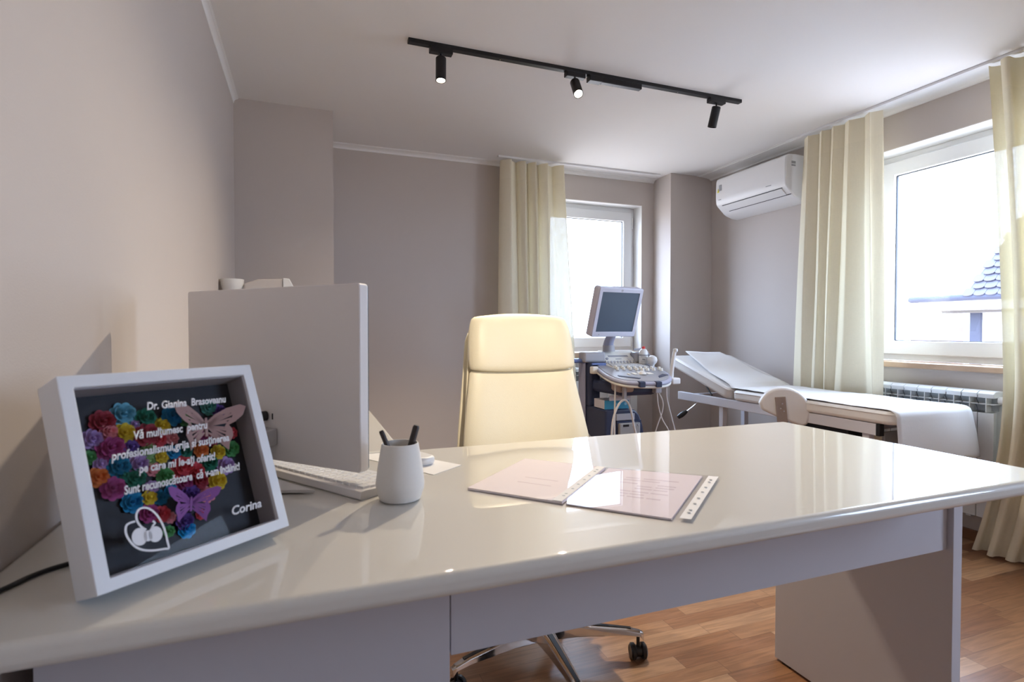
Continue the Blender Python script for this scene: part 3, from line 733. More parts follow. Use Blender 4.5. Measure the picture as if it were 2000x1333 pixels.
fcol = dict(lb=(.16, .46, .58), dr=(.36, .03, .05), dg=(.02, .20, .12), li=(.46, .29, .56), ye=(.72, .52, .03), pk=(.82, .28, .30), mg=(.42, .06, .22), bl=(.01, .24, .46), gr=(.08, .32, .09), tl=(.08, .30, .24), pu=(.13, .06, .30), rd=(.66, .06, .08), lg=(.26, .46, .16), tb=(.01, .20, .34), bb=(.01, .40, .75))
fcol['or'] = (.74, .20, .04)
fname = dict(lb='light blue', dr='dark red', dg='dark green', li='lilac', ye='yellow', pk='pink', mg='magenta', bl='blue', gr='green', tl='sea green', pu='dark purple', rd='red', lg='light green', tb='teal blue', bb='bright blue')
fname['or'] = 'orange'
fmats = {k: mat('paper_' + fname[k].replace(' ', '_'), v, .75, bump=.1, bscale=800) for k, v in fcol.items()}
FL = [(0.0772, 0.2007, 0.0155, 'lb'), (0.0527, 0.194, 0.015, 'dr'), (0.1011, 0.192, 0.0127, 'dg'), (0.0884, 0.1858, 0.0083, 'li'), (0.0745, 0.1768, 0.0127, 'ye'), (0.0569, 0.1801, 0.0104, 'pk'), (0.0397, 0.1753, 0.0126, 'li'), (0.0557, 0.1605, 0.0167, 'mg'), (0.134, 0.1899, 0.0138, 'bl'), (0.1188, 0.1783, 0.0123, 'ye'), (0.1514, 0.1831, 0.0098, 'gr'), (0.148, 0.1994, 0.0084, 'dr'), (0.1883, 0.1956, 0.0117, 'tl'), (0.2016, 0.1878, 0.0104, 'pu'), (0.0985, 0.1695, 0.0156, 'dr'), (0.113, 0.1616, 0.0105, 'rd'), (0.1292, 0.16, 0.0086, 'pk'), (0.0786, 0.1574, 0.009, 'pu'), (0.0986, 0.1509, 0.0098, 'lg'), (0.1121, 0.138, 0.0083, 'ye'), (0.1267, 0.1412, 0.0092, 'bl'), (0.1421, 0.1395, 0.0102, 'dg'), (0.1636, 0.1367, 0.0104, 'or'), (0.1851, 0.1295, 0.0107, 'ye'), (0.2076, 0.131, 0.0121, 'gr'), (0.2130, 0.1536, 0.0088, 'rd'), (0.1675, 0.1546, 0.01, 'mg'), (0.0336, 0.1539, 0.0085, 'gr'), (0.0428, 0.1433, 0.0086, 'li'), (0.0601, 0.1358, 0.0133, 'tb'), (0.0836, 0.1344, 0.013, 'li'), (0.0377, 0.1287, 0.0122, 'or'), (0.0495, 0.1116, 0.0141, 'mg'), (0.0773, 0.1192, 0.0122, 'dg'), (0.0984, 0.1246, 0.0091, 'pk'), (0.1095, 0.1127, 0.0112, 'gr'), (0.1351, 0.1189, 0.0158, 'rd'), (0.1494, 0.1102, 0.0128, 'rd'), (0.1691, 0.117, 0.0123, 'dg'), (0.1936, 0.1087, 0.0129, 'li'), (0.176, 0.0903, 0.013, 'ye'), (0.1517, 0.0957, 0.0116, 'dr'), (0.1333, 0.0976, 0.0114, 'mg'), (0.0675, 0.0903, 0.013, 'bl'), (0.0866, 0.0908, 0.0092, 'ye'), (0.1008, 0.0875, 0.0094, 'tb'), (0.1143, 0.0931, 0.0081, 'bl'), (0.1365, 0.0819, 0.0123, 'pu'), (0.1598, 0.0757, 0.011, 'pk'), (0.0835, 0.072, 0.012, 'mg'), (0.097, 0.0667, 0.0102, 'rd'), (0.1075, 0.0597, 0.0073, 'pk'), (0.1449, 0.0525, 0.0071, 'rd'), (0.1219, 0.0501, 0.0114, 'pu'), (0.1235, 0.0392, 0.0113, 'bb'), (0.1018, 0.0436, 0.0072, 'gr'), (0.0918, 0.1028, 0.0084, 'li'), (0.0957, 0.1356, 0.0086, 'lg'), (0.181, 0.148, 0.009, 'dr'), (0.063, 0.125, 0.008, 'dg')]
def flower(cx, cy, r, mm, tw, z0):
    bm = B()
    layers = 4 if r > .010 else 3
    for L in range(layers):
        k = 1 - L * (.24 if layers == 4 else .3); n = 8 - L; zz = z0 + L * r * .16
        for i in range(n):
            a = tw + 2 * PI * i / n + L * .4
            c = [bm.verts.new((cx, cy, zz))]
            hw = PI / n * 1.12; pts = []
            for q in range(6):
                t = -1 + 2 * q / 5; rr = r * k * (.76 + .26 * math.cos(t * 1.35)); aa = a + t * hw
                pts.append((cx + rr * math.cos(aa), cy + rr * math.sin(aa), zz + r * (.22 + .22 * L) * (1.0 - .55 * abs(t))))
            mid = [bm.verts.new((cx + r * k * .5 * math.cos(a + t * hw * .8), cy + r * k * .5 * math.sin(a + t * hw * .8), zz + r * .04)) for t in (-1, 0, 1)]
            P = [bm.verts.new(q) for q in pts]
            bm.faces.new((c[0], mid[0], mid[1])); bm.faces.new((c[0], mid[1], mid[2]))
            bm.faces.new((mid[0], P[0], P[1], P[2], mid[1])); bm.faces.new((mid[1], P[2], P[3])); bm.faces.new((mid[1], P[3], P[4], P[5], mid[2]))
    lathe(bm, [(0, 0), (r * .16, 0), (r * .14, r * .5), (0, r * .55)], 10, Matrix.Translation((cx, cy, z0 + r * .2)))
    return finish('paper_flower', bm, mm, FR, solid=.0003)
for i, (u_, v_, r_, c_) in enumerate(FL):
    o = flower(u_, v_, r_ * 1.04, fmats[c_], random.uniform(0, 1), .0105 + (i % 3) * .0016)
    o['label'] = fname[c_] + ' paper flower'
def butterfly(cx, cy, s, rotz, mm, lab, z0):
    half = [(0, .12), (.28, .40), (.66, .62), (1.08, .74), (1.28, .66), (1.16, .34), (.90, .10), (.70, .0), (.80, -.16), (.82, -.40), (.70, -.64), (.66, -.92), (.48, -.72), (.20, -.42), (0, -.22)]
    bm = B(); mt0 = Matrix.Translation((cx, cy, z0)) @ Matrix.Rotation(rotz, 4, 'Z') @ Matrix.Scale(s, 4)
    for sg in (1, -1):
        # wing drawn as a ring with slots: outline strip plus vein bars
        cen_ = Vector((.50, .12))
        n = len(half)
        O = [Vector(p) for p in half]; I = []
        for p in O: I.append(p.lerp(Vector((.36, .10 if p.y > 0 else -.22)), .46 if p.x > .2 else .2))
        vo = [bm.verts.new((sg * p.x, p.y, .32 * abs(p.x))) for p in O]; vi = [bm.verts.new((sg * p.x, p.y, .32 * abs(p.x))) for p in I]
        for k in range(n - 1):
            bm.faces.new((vo[k], vo[k + 1], vi[k + 1], vi[k]))
        for k in range(1, n - 1):
            p = I[k]; q = Vector((.02, .0)); d = (p - q); pn = Vector((-d.y, d.x)).normalized() * .026
            vs = [bm.verts.new((sg * w.x, w.y, .32 * abs(w.x))) for w in (q - pn, q + pn, p + pn * 1.5, p - pn * 1.5)]
            bm.faces.new(vs)
    prism(bm, [(-.045, -.38), (.045, -.38), (.05, .1), (.03, .28), (-.03, .28), (-.05, .1)], -.03, .04)
    bmesh.ops.transform(bm, matrix=mt0, verts=bm.verts)
    o = finish('paper_butterfly', bm, mm, FR, solid=.0003); o['label'] = lab
M['rose'] = mat('paper_dusty_rose', (.42, .25, .22), .7, bump=.05); M['violet'] = mat('paper_violet', (.28, .09, .32), .7, bump=.05)
butterfly(.170, .1675, .040, math.radians(-10), M['rose'], 'dusty rose cut-out paper butterfly', .026)
butterfly(.128, .070, .027, math.radians(-14), M['violet'], 'violet cut-out paper butterfly', .026)

def text_mesh(body, name, u0, v0, width, height, shear=.25, offset=.012, parent=FR, z=ft_ - .0038, spacing=1.0, rot=0.0, m='letter', ext=.0003):
    cu = bpy.data.curves.new(name, 'FONT'); cu.body = body; cu.shear = shear; cu.offset = offset + .018; cu.space_word = spacing; cu.resolution_u = 3
    tmp = bpy.data.objects.new('tmp', cu); me = bpy.data.meshes.new_from_object(tmp)
    bpy.data.objects.remove(tmp); bpy.data.curves.remove(cu)
    xs = [v.co.x for v in me.vertices]; caph = 0.70
    sx_ = width / (max(xs) - min(xs)); sy_ = height / caph; x0 = min(xs)
    bm = B(); bm.from_mesh(me); bpy.data.meshes.remove(me)
    for v in bm.verts:
        x = (v.co.x - x0) * sx_; y = v.co.y * sy_
        v.co = Vector((u0 + x * math.cos(rot) - y * math.sin(rot), v0 + x * math.sin(rot) + y * math.cos(rot), z))
    bm.normal_update()
    if bm.faces and sum(f.normal.z for f in bm.faces) < 0: bmesh.ops.reverse_faces(bm, faces=bm.faces)
    me = bpy.data.meshes.new(name); bm.to_mesh(me); bm.free(); me.materials.append(M[m])
    o = bpy.data.objects.new(name, me); C.objects.link(o); o.parent = parent
    k = o.modifiers.new('solid', 'SOLIDIFY'); k.thickness = ext; k.offset = 1
    return o
text_mesh('Dr. Gianina  Brasoveanu', 'lettering', .0885, .1955, .1055, .0098, rot=-.022)
text_mesh('V\u0103 mul\u0163umesc  pentru', 'lettering', .0680, .1612, .0914, .0098, rot=-.008)
text_mesh('profesionalismul,grija si sus\u0163inerea', 'lettering', .0390, .1408, .1463, .0098, rot=-.018)
text_mesh('pe care mi le-a\u0163i oferit!', 'lettering', .0648, .1199, .0960, .0098, rot=-.035)
text_mesh('Sunt recunosc\u0103toare  c\u0103 v-am \u00eent\u00e2lnit!', 'lettering', .0454, .0986, .1460, .0100, rot=-.020)
text_mesh('Corina', 'lettering', .1657, .0388, .0441, .0112, rot=-.02, offset=.008)
# heart emblem with curled baby
def stroke(bm, pts, w, z, th=.0004):
    pts = [Vector((p[0], p[1])) for p in pts]; L, R__ = [], []
    for i, p in enumerate(pts):
        d = (pts[min(i + 1, len(pts) - 1)] - pts[max(0, i - 1)]).normalized(); n = Vector((-d.y, d.x)) * w / 2
        L.append(bm.verts.new((*(p + n), z))); R__.append(bm.verts.new((*(p - n), z)))
    for i in range(len(pts) - 1): bm.faces.new((L[i], L[i + 1], R__[i + 1], R__[i]))
zg = ft_ - .0037; ck = .0052
def LG(x, y): return (.0423 + (x - 485) / 203 * .0393, .0795 - (y - 790) / 190 * .0490 - (x - 485) * 0.0)
raw = [(590, 888), (570, 875), (556, 850), (560, 820), (580, 797), (610, 789), (640, 797), (665, 822), (681, 860), (687, 900), (686, 940), (684, 972), (660, 975), (600, 980), (550, 976), (515, 960), (493, 930), (486, 898), (496, 870), (515, 858), (545, 850)]
# raw points are taken on the tilted emblem itself and squared up in the frame's own plane
def SQ(x, y):
    u = .0400 + (x - 485) * .000203 + (980 - y) * -.000010; v = .0285 + (980 - y) * .000268 + (x - 485) * 0.0
    v -= (x - 585) * .000062
    return (u, v)
bm = B(); stroke(bm, [tuple(q)[:2] for q in catmull([(*SQ(*p), 0) for p in raw], 5)], .0023, zg)
finish('heart_emblem', bm, M['letter'], FR, solid=.0004)
bm = B()
def disc(cx, cy, rx, ry, n=28):
    u, v = SQ(cx, cy); c = bm.verts.new((u, v, zg)); ring = [bm.verts.new((u + rx * math.cos(2 * PI * i / n), v + ry * math.sin(2 * PI * i / n), zg)) for i in range(n)]
    for i in range(n): bm.faces.new((c, ring[i], ring[(i + 1) % n]))
disc(549, 918, .0082, .0100); disc(632, 908, .0078, .0090); disc(592, 915, .0050, .0062)
stroke(bm, [SQ(618, 885), SQ(632, 868), SQ(645, 858), SQ(636, 848)], .0024, zg)
finish('baby_emblem', bm, M['letter'], FR, solid=.0004)

# ------------------------------------------------------------------ cable on the desk
bm = B(); tube(bm, [(-.3645, .735, DZ + .004), (-.328, .784, DZ + .0032), (-.313, .815, DZ + .0032), (-.298, .834, DZ + .0032), (-.282, .846, DZ + .0032), (-.26, .865, DZ + .0032), (-.24, .93, DZ + .0032), (-.23, 1.05, DZ + .0032)], .003, 10, 6)
tag(finish('power_cable', bm, M['black'], None, smooth=True), 'thin black cable running along the desk behind the box frame', 'cable')

# ------------------------------------------------------------------ papers and sleeves on the desk
def sheet(name, label, pts, z, th, m, cat='paper'):
    o = finish(name, prism(B(), pts, z, z + th), M[m], None, bevel=.0002, seg=1); return tag(o, label, cat)
sheet('paper_sheet', 'white sheet of paper lying behind the pen cup', [(.322, 1.172), (.245, 1.112), (.185, 1.215), (.10, 1.355), (.20, 1.355)], DZ + .0003, .0008, 'paper')
T = thing('computer_mouse', 'small white mouse on the paper behind the pen cup', 'mouse', (.232, 1.235, DZ + .0012), (0, 0, math.radians(25)))
bm = B(); prism(bm, rrect(.052, .098, .022, 8), 0, .018); finish('mouse_body', bm, M['white_plastic'], T, bevel=.007, seg=4, smooth=True)
bm = B(); box(bm, -.001, .001, .005, .045, .0178, .0184); finish('button_seam', bm, M['label_grey'], T)
# plastic sleeves with pink sheets, opened like a booklet
T = thing('document_folder', 'open booklet of pale pink sheets in clear punched plastic sleeves', 'folder', (.52, .95, DZ))
A_, B_, C_, D_, E_, Fv = (.282, .986), (.410, .845), (.545, .703), (.763, .892), (.601, 1.027), (.470, 1.165)
def film(name, pts, z, m, par=T):
    bm = B(); bm.faces.new([bm.verts.new((p[0], p[1], z)) for p in pts]); return finish(name, bm, M[m], par, world=True)
def quad(name, pts, z, th, m, par=T): return finish(name, prism(B(), [(p[0], p[1]) for p in pts], z, z + th), M[m], par, world=True)
def mix(p, q, t): return (p[0] + (q[0] - p[0]) * t, p[1] + (q[1] - p[1]) * t)
lp = quad('left_page', [A_, B_, E_, Fv], DZ + .0008, .004, 'pink_paper')
rpg = quad('right_page', [mix(B_, C_, .03), mix(B_, C_, .93), mix(E_, D_, .93), mix(E_, D_, .03)], DZ + .0008, .003, 'pink_paper')
def overlay(P0, P1, P2, P3, s0, s1, t0, t1):
    f = lambda s_, t_: mix(mix(P0, P1, s_), mix(P3, P2, s_), t_)
    return [f(s0, t0), f(s1, t0), f(s1, t1), f(s0, t1)]
film('clear_sleeve', overlay(A_, B_, E_, Fv, 0, 1.0, -.02, 1.0), DZ + .0054, 'sleeve')
film('clear_sleeve', overlay(B_, C_, D_, E_, 0, 1.08, -.015, 1.02), DZ + .0044, 'sleeve')
quad('punched_strip', overlay(A_, B_, E_, Fv, .90, .995, 0, 1.0), DZ + .0057, .0003, 'paper')
quad('punched_strip', overlay(B_, C_, D_, E_, .985, 1.075, .02, 1.0), DZ + .0047, .0003, 'paper')
bm = B()
for (Q_, sc_) in (((A_, B_, E_, Fv), .95), ((B_, C_, D_, E_), 1.03)):
    for t_ in (.12, .17, .3, .42, .56, .68, .82, .88):
        q = overlay(*Q_, sc_ - .01, sc_ + .01, t_, t_); cx = (q[0][0] + q[1][0]) / 2; cy = (q[0][1] + q[1][1]) / 2
        lathe(bm, [(0, 0), (.0028, 0), (.0028, .0003), (0, .0003)], 12, Matrix.Translation((cx, cy, DZ + .0061)))
finish('punch_holes', bm, M['label_grey'], T, world=True)
bm = B(); rr_ = random.Random(3)
for t0 in (.30, .36, .42, .50, .56, .62, .70, .76):
    for s0 in (.28, .45, .62):
        if rr_.random() < .75:
            q = overlay(B_, C_, D_, E_, s0, s0 + .12 + rr_.random() * .05, t0, t0 + .018)
            prism(bm, q, DZ + .0038, DZ + .00395)
q = overlay(B_, C_, D_, E_, .30, .42, .14, .24); prism(bm, q, DZ + .0038, DZ + .00395)
for t0 in (.30, .44):
    q = overlay(A_, B_, E_, Fv, .35, .72, t0, t0 + .010); prism(bm, q, DZ + .0048, DZ + .00495)
finish('printed_lines', bm, M['print'], T, world=True)

# ------------------------------------------------------------------ office chair
T = thing('office_chair', 'high-backed cream leather office chair with headrest and chrome star base', 'office chair', (.719, 1.642, 0))
hub = Vector((.719, 1.642, 0))
bm = B(); lathe(bm, [(0, .075), (.034, .075), (.040, .09), (.040, .125), (.030, .14), (.028, .20), (.022, .205), (.022, .33), (.014, .335), (.014, .40), (0, .40)], 32, Matrix.Translation(hub))
finish('gas_column', bm, M['chrome'], T, world=True, smooth=True)
for k in range(5):
    a = math.radians(-21 + 72 * k); d = Vector((math.cos(a), math.sin(a), 0)); s_ = Vector((-d.y, d.x, 0))
    L = .325; bm = B()
    secs = [(.03, .030, .075, .125), (.12, .024, .083, .118), (.28, .017, .084, .104), (L, .014, .078, .094), (L + .012, .010, .062, .088)]
    rows = []
    for (t, w, z0, z1) in secs:
        c = hub + d * t
        rows.append([bm.verts.new(c + s_ * w + Vector((0, 0, z0))), bm.verts.new(c + s_ * w * .8 + Vector((0, 0, z1 - .004))), bm.verts.new(c + s_ * w * .45 + Vector((0, 0, z1))), bm.verts.new(c - s_ * w * .45 + Vector((0, 0, z1))), bm.verts.new(c - s_ * w * .8 + Vector((0, 0, z1 - .004))), bm.verts.new(c - s_ * w + Vector((0, 0, z0)))])
    for p, q in zip(rows, rows[1:]):
        for i in range(6): bm.faces.new((p[i], p[(i + 1) % 6], q[(i + 1) % 6], q[i]))
    bm.faces.new(rows[0]); bm.faces.new(rows[-1][::-1])
    lg = finish('base_leg', bm, M['chrome'], T, world=True, bevel=.002)
    bm = B(); c = hub + d * .05; 
    for (t0, t1, w) in ((.05, L - .03, .0055),):
        pz = lambda t: lerp(.1215, .0985, (t - .05) / (L - .08)) + .004
        vs = [bm.verts.new(hub + d * t + s_ * w_2 + Vector((0, 0, pz(t)))) for t, w_2 in ((t0, -w * 1.5), (t1, -w), (t1, w), (t0, w * 1.5))]
        bm.faces.new(vs)
    finish('leg_groove', bm, M['black'], lg, world=True, solid=.003)
    # caster
    cc = hub + d * (L - .005) + Vector((0, 0, .026)); yawc = math.radians([-70, 20, 100, 30, 160][k] if False else -55 + 37 * k)
    ax = Vector((math.cos(yawc), math.sin(yawc), 0))
    if k == 0: ax = Vector((.97, -.25, 0)).normalized()
    cs = B(); cyl(cs, cc + Vector((0, 0, .012)), cc + Vector((0, 0, .055)), .0055); 
    cyl(cs, cc - ax * .010, cc + ax * .010, .018)
    ca = finish('caster', cs, M['black'], T, world=True, smooth=True)
    for sg in (-1, 1):
        bm = B(); m_, L_ = align(cc + ax * sg * .010, cc + ax * sg * .027)
        lathe(bm, [(0, 0), (.023, 0), (.026, .003), (.026, .012), (.020, .017), (.008, .0155), (0, .0155)], 32, m_)
        finish('caster_wheel', bm, M['black'], ca, world=True, smooth=True)
bm = B(); box(bm, .62, .83, 1.54, 1.80, .385, .415); finish('seat_plate', bm, M['black_metal'], T, world=True, bevel=.006)
bm = B(); prism(bm, rrect(.50, .48, .07, 6, .725, 1.66), .415, .50)
finish('seat', bm, M['leather'], T, world=True, bevel=.03, seg=4, smooth=True)
# backrest: loft of rounded cross-sections, curved across, reclined
def back_loft(bm, secs, thick, curve):
    """secs: (z, y, half width left, half width right, cx)"""
    rows = []
    n = 14
    for (z, y, hl, hr, cx, th) in secs:
        ring = []
        for i in range(n + 1):
            t = -1 + 2 * i / n; x = cx + (t * hr if t > 0 else t * hl); c = curve * (1 - t * t)
            rd = (1 - abs(t) ** 6) ** .5
            ring.append((x, y + c - th / 2 * (rd * .85 + .15), z))
        back = []
        for i in range(n, -1, -1):
            t = -1 + 2 * i / n; x = cx + (t * hr if t > 0 else t * hl); c = curve * (1 - t * t); rd = (1 - abs(t) ** 6) ** .5
            back.append((x, y + c + th / 2 * (rd * .85 + .15), z))
        rows.append([bm.verts.new(q) for q in ring + back])
    m_ = len(rows[0])
    for p, q in zip(rows, rows[1:]):
        for i in range(m_): bm.faces.new((p[i], p[(i + 1) % m_], q[(i + 1) % m_], q[i]))
    bm.faces.new(rows[0]); bm.faces.new(rows[-1][::-1]); return bm
# (z, y, half-left, half-right, centre x, thickness)
ys = lambda z: 1.80 + (z - .50) * .20
secs = []
for z, hl, hr, th in ((.47, .235, .25, .05), (.50, .25, .262, .07), (.60, .252, .262, .075), (.70, .244, .250, .075), (.80, .228, .230, .07), (.90, .212, .212, .065), (.932, .207, .207, .06), (.940, .204, .204, .045)):
    secs.append((z, ys(z), hl, hr, .752, th))
finish('backrest', back_loft(B(), secs, .07, .035), M['leather'], T, world=True, smooth=True, sub=1, angle=180)
secs = []
for z, hl, hr, th in ((.938, .196, .196, .05), (.942, .207, .207, .085), (.955, .211, .211, .10), (1.00, .212, .210, .105), (1.06, .208, .204, .10), (1.10, .200, .194, .092), (1.122, .192, .184, .075), (1.132, .180, .172, .05)):
    secs.append((z, ys(z) - .012, hl, hr, .752, th))
def bow(bm, k1, k0):
    # headrest edges bow: top and bottom edges arch across the width
    for v in bm.verts:
        t = (v.co.x - .752) / .21; zf = (v.co.z - .938) / .194
        v.co.z += (1 - t * t) * (k1 * zf - k0 * (1 - zf))
    return bm
bm = back_loft(B(), secs, .09, .035); bow(bm, .016, .010)
finish('headrest', bm, M['leather'], T, world=True, smooth=True, sub=1, angle=180)
secs = []
for z, hl, hr in ((.46, .262, .27), (.60, .266, .272), (.80, .238, .238), (.95, .216, .214), (1.05, .206, .202), (1.10, .19, .186)):
    secs.append((z, ys(z) + .045, hl, hr, .752, .02))
finish('back_shell', back_loft(B(), secs, .02, .035), M['leather'], T, world=True, smooth=True, sub=1, angle=180)
for sg in (-1, 1):
    bm = B(); pts = [(.752 + sg * (.247 - (z - .55) * .10), ys(z) + .012, z) for z in (.50, .6, .7, .8, .9, 1.0, 1.08)]
    tube(bm, pts, .0035, 8, 3); finish('piping', bm, M['leather'], T, world=True, smooth=True)
bm = B(); tube(bm, [(.752, 1.74, .40), (.752, 1.84, .40), (.752, 1.88, .44), (.752, 1.90, .56)], .016, 12, 5); finish('back_support', bm, M['chrome'], T, world=True, smooth=True)

# ------------------------------------------------------------------ examination bed
T = thing('examination_bed', 'white padded examination bed with raised head end and steel frame', 'bed', (2.76, 2.5, 0))
X0, X1, YFt, YH, YE, ZT = 2.49, 3.03, 1.715, 2.73, 3.34, .708
def padded(name, pts_yz, x0, x1, th, mtx=None):
    pass
def cushion(name, y0, z0, y1, z1, th, rfoot=.03, shift=0):
    """rounded slab between (y0,z0) and (y1,z1) along its top line"""
    d = Vector((0, y1 - y0, z1 - z0)); L = d.length; d.normalize(); n = Vector((0, -d.z, d.y))
    mt = Matrix(((1, 0, 0, 0), (0, d.y, n.y, y0), (0, d.z, n.z, z0), (0, 0, 0, 1)))
    w = X1 - X0
    bm = prism(B(), rrect(w, L, .045, 6, (X0 + X1) / 2, L / 2), -th, 0, mt)
    o = finish(name, bm, M['bed_leather'], T, world=True, bevel=.018, seg=4, smooth=True)
    pp = rrect(w + .001, L + .001, .046, 6, (X0 + X1) / 2, L / 2); pp.append(pp[0])
    bm = tube(B(), [mt @ Vector((p[0], p[1], -.014)) for p in pp], .0028, 8)
    finish('piping', bm, M['bed_leather'], o, world=True, smooth=True)
    return o
cushion('seat_cushion', YFt, ZT, YH - .003, ZT, .063)
cushion('head_cushion', YH + .006, ZT + .004, YE, .90, .075)
rl = finish('side_rail', bx(2.500, 2.528, 1.80, 3.265, .588, .643), M['bed_metal'], T, world=True, bevel=.003)
finish('rail_cap', bx(2.498, 2.530, 1.782, 1.80, .586, .644), M['black'], rl, world=True, bevel=.002)
rl2 = finish('side_rail', bx(2.985, 3.013, 1.80, 3.265, .588, .643), M['bed_metal'], T, world=True, bevel=.003)
finish('cross_bar', bx(2.528, 2.985, 1.90, 1.94, .59, .64), M['bed_metal'], T, world=True)
finish('cross_bar', bx(2.528, 2.985, 3.10, 3.14, .59, .64), M['bed_metal'], T, world=True)
for (x, y) in ((2.530, 2.84), (2.955, 3.10), (2.530, 1.86), (2.955, 1.86)):
    lg = finish('leg', bx(x - .018, x + .018, y - .018, y + .018, 0.012, .588), M['bed_metal'], T, world=True, bevel=.003)
    bm = B(); cyl(bm, (x, y, 0), (x, y, .012), .022); finish('leg_foot', bm, M['black'], lg, world=True)
finish('foot_panel', bx(2.56, 2.96, 1.80, 1.815, .35, .60), mat('grey_panel', (.30, .31, .33), .5, noise=.02), T, world=True, bevel=.003)
finish('lift_motor', bx(2.55, 2.66, 1.98, 2.25, .50, .585), M['black'], T, world=True, bevel=.01)
for q_ in ([(2.56, 2.98, .643), (2.60, 3.16, .77)], [(2.95, 2.98, .643), (2.94, 3.16, .77)], [(2.56, 2.90, .588), (2.56, 2.77, .30)]):
    finish('gas_strut', tube(B(), q_, .005, 8), M['black_metal'], T, world=True, smooth=True)
bm = B(); tube(bm, [(2.55, 3.06, .62), (2.50, 3.09, .56), (2.455, 3.12, .515)], .004, 8, 4)
lv = finish('lever', bm, M['chrome'], T, world=True, smooth=True)
bm = B(); m_, L_ = align((2.462, 3.115, .522), (2.40, 3.13, .480)); lathe(bm, [(0, 0), (.010, 0), (.016, .02), (.018, .05), (.013, L_), (0, L_ + .003)], 20, m_)
finish('lever_grip', bm, M['black'], lv, world=True, smooth=True)
# half-round pad on its steel arm
mtP = Matrix.Translation((2.425, 2.262, .652)) @ Matrix.Rotation(math.radians(-38), 4, 'Z') @ Matrix.Rotation(PI / 2, 4, 'X') @ Matrix.Rotation(math.radians(-14), 4, 'Z')
pts = [(-.125, -.01)] + [(.128 * math.cos(a), .122 * math.sin(a)) for a in [PI - PI * k / 18 for k in range(0, 19)]] + [(.128, -.045), (.10, -.062), (-.02, -.048), (-.11, -.03)]
bm = prism(B(), pts[1:], -.030, .030, mtP)
lr = finish('leg_support', bm, M['bed_leather'], T, world=True, bevel=.014, seg=4, smooth=True); lr['label'] = 'half-round white padded leg support'
mtQ = Matrix.Translation((2.425, 2.262, .652)) @ Matrix.Rotation(math.radians(-38), 4, 'Z') @ Matrix.Rotation(PI / 2, 4, 'X')
br = B(); box(br, -.042, .010, -.30, .072, .031, .036, mtQ @ Matrix.Shear('XY', 4, (-.10, 0)) if False else mtQ @ Matrix.Rotation(math.radians(5), 4, 'Z'))
sb = finish('support_bracket', br, M['steel'], lr, world=True, bevel=.001)
bm = B()
for (u_, v_) in ((-.012, .035), (-.020, .01), (-.004, -.005)):
    c = mtQ @ Vector((u_, v_, .036)); c2 = mtQ @ Vector((u_, v_, .040)); cyl(bm, c, c2, .004, seg=12)
finish('bolt', bm, M['chrome'], lr, world=True)
bm = B(); c = mtQ @ Vector((-.014, -.27, .030)); tube(bm, [c, (2.47, 2.30, .37), (2.50, 2.32, .45), (2.515, 2.33, .60)], .010, 10, 4)
finish('support_arm', bm, M['chrome'], lr, world=True, smooth=True)

# paper roll sheet draped on the bed
bm = B(); NU, NV = 90, 16; grid = []
path = []
for i in range(NU + 1):
    t = i / NU
    if t < .30:      # raised head part, from the top downwards
        q = t / .30; y = lerp(YE - .01, YH + .02, q); z = lerp(.903, ZT + .012, q) + .010 * math.sin(q * PI * 1.7) ** 2 + (.012 * (1 - q) ** 3)
    elif t < .86:
        q = (t - .30) / .56; y = lerp(YH + .02, YFt + .025, q); z = ZT + .004 + .004 * (1 - q) + .0015 * math.sin(q * 14)
    elif t < .89:
        q = (t - .86) / .03; a = q * PI / 2; y = YFt + .025 - .034 * math.sin(a); z = ZT + .004 - .03 * (1 - math.cos(a))
    else:
        q = (t - .89) / .11; y = YFt - .009 - .012 * math.sin(q * 2.6) - .018 * q * q; z = ZT - .026 - .215 * q
    path.append((t, y, z))
for (t, y, z) in path:
    row = []
    xa = lerp(2.615, 2.512, min(1, t / .30) ** .8) if t < .30 else (lerp(2.512, 2.500, min(1, (t - .3) / .5)))
    xb = lerp(2.93, 2.99, min(1, t / .3)) + .012 * math.sin(t * 18) * (1 - min(1, t / .4)) if t < .4 else lerp(2.99, 3.035, min(1, (t - .4) / .5))
    for j in range(NV + 1):
        s_ = j / NV; x = lerp(xa, xb, s_)
        wz = .0015 * math.sin(9 * t * 6 + 7 * s_) + (.012 * max(0, 1 - t / .12) * (1 - s_) ** 2)
        if t > .89: wy = .010 * math.sin(s_ * 5 + 1) * (t - .89) / .11; x += .012 * (t - .89) / .11 * (s_ - .3) * 2
        else: wy = 0
        row.append(bm.verts.new((x, y + wy, z + abs(wz) + .001)))
    grid.append(row)
for i in range(NU):
    for j in range(NV): bm.faces.new((grid[i][j], grid[i + 1][j], grid[i + 1][j + 1], grid[i][j + 1]))
tag(finish('paper_sheet', bm, M['paper'], None, smooth=True, solid=.0008, angle=180), 'long white disposable paper sheet draped over the examination bed', 'paper sheet')

# ------------------------------------------------------------------ ultrasound machine
U = thing('ultrasound_machine', 'navy and grey ultrasound machine on a cart with keyboard console and tilted monitor', 'ultrasound machine', (1.75, 2.85, 0))
def up(name, bm, m, par=None, **k): return finish(name, bm, M[m] if isinstance(m, str) else m, par or U, world=True, **k)
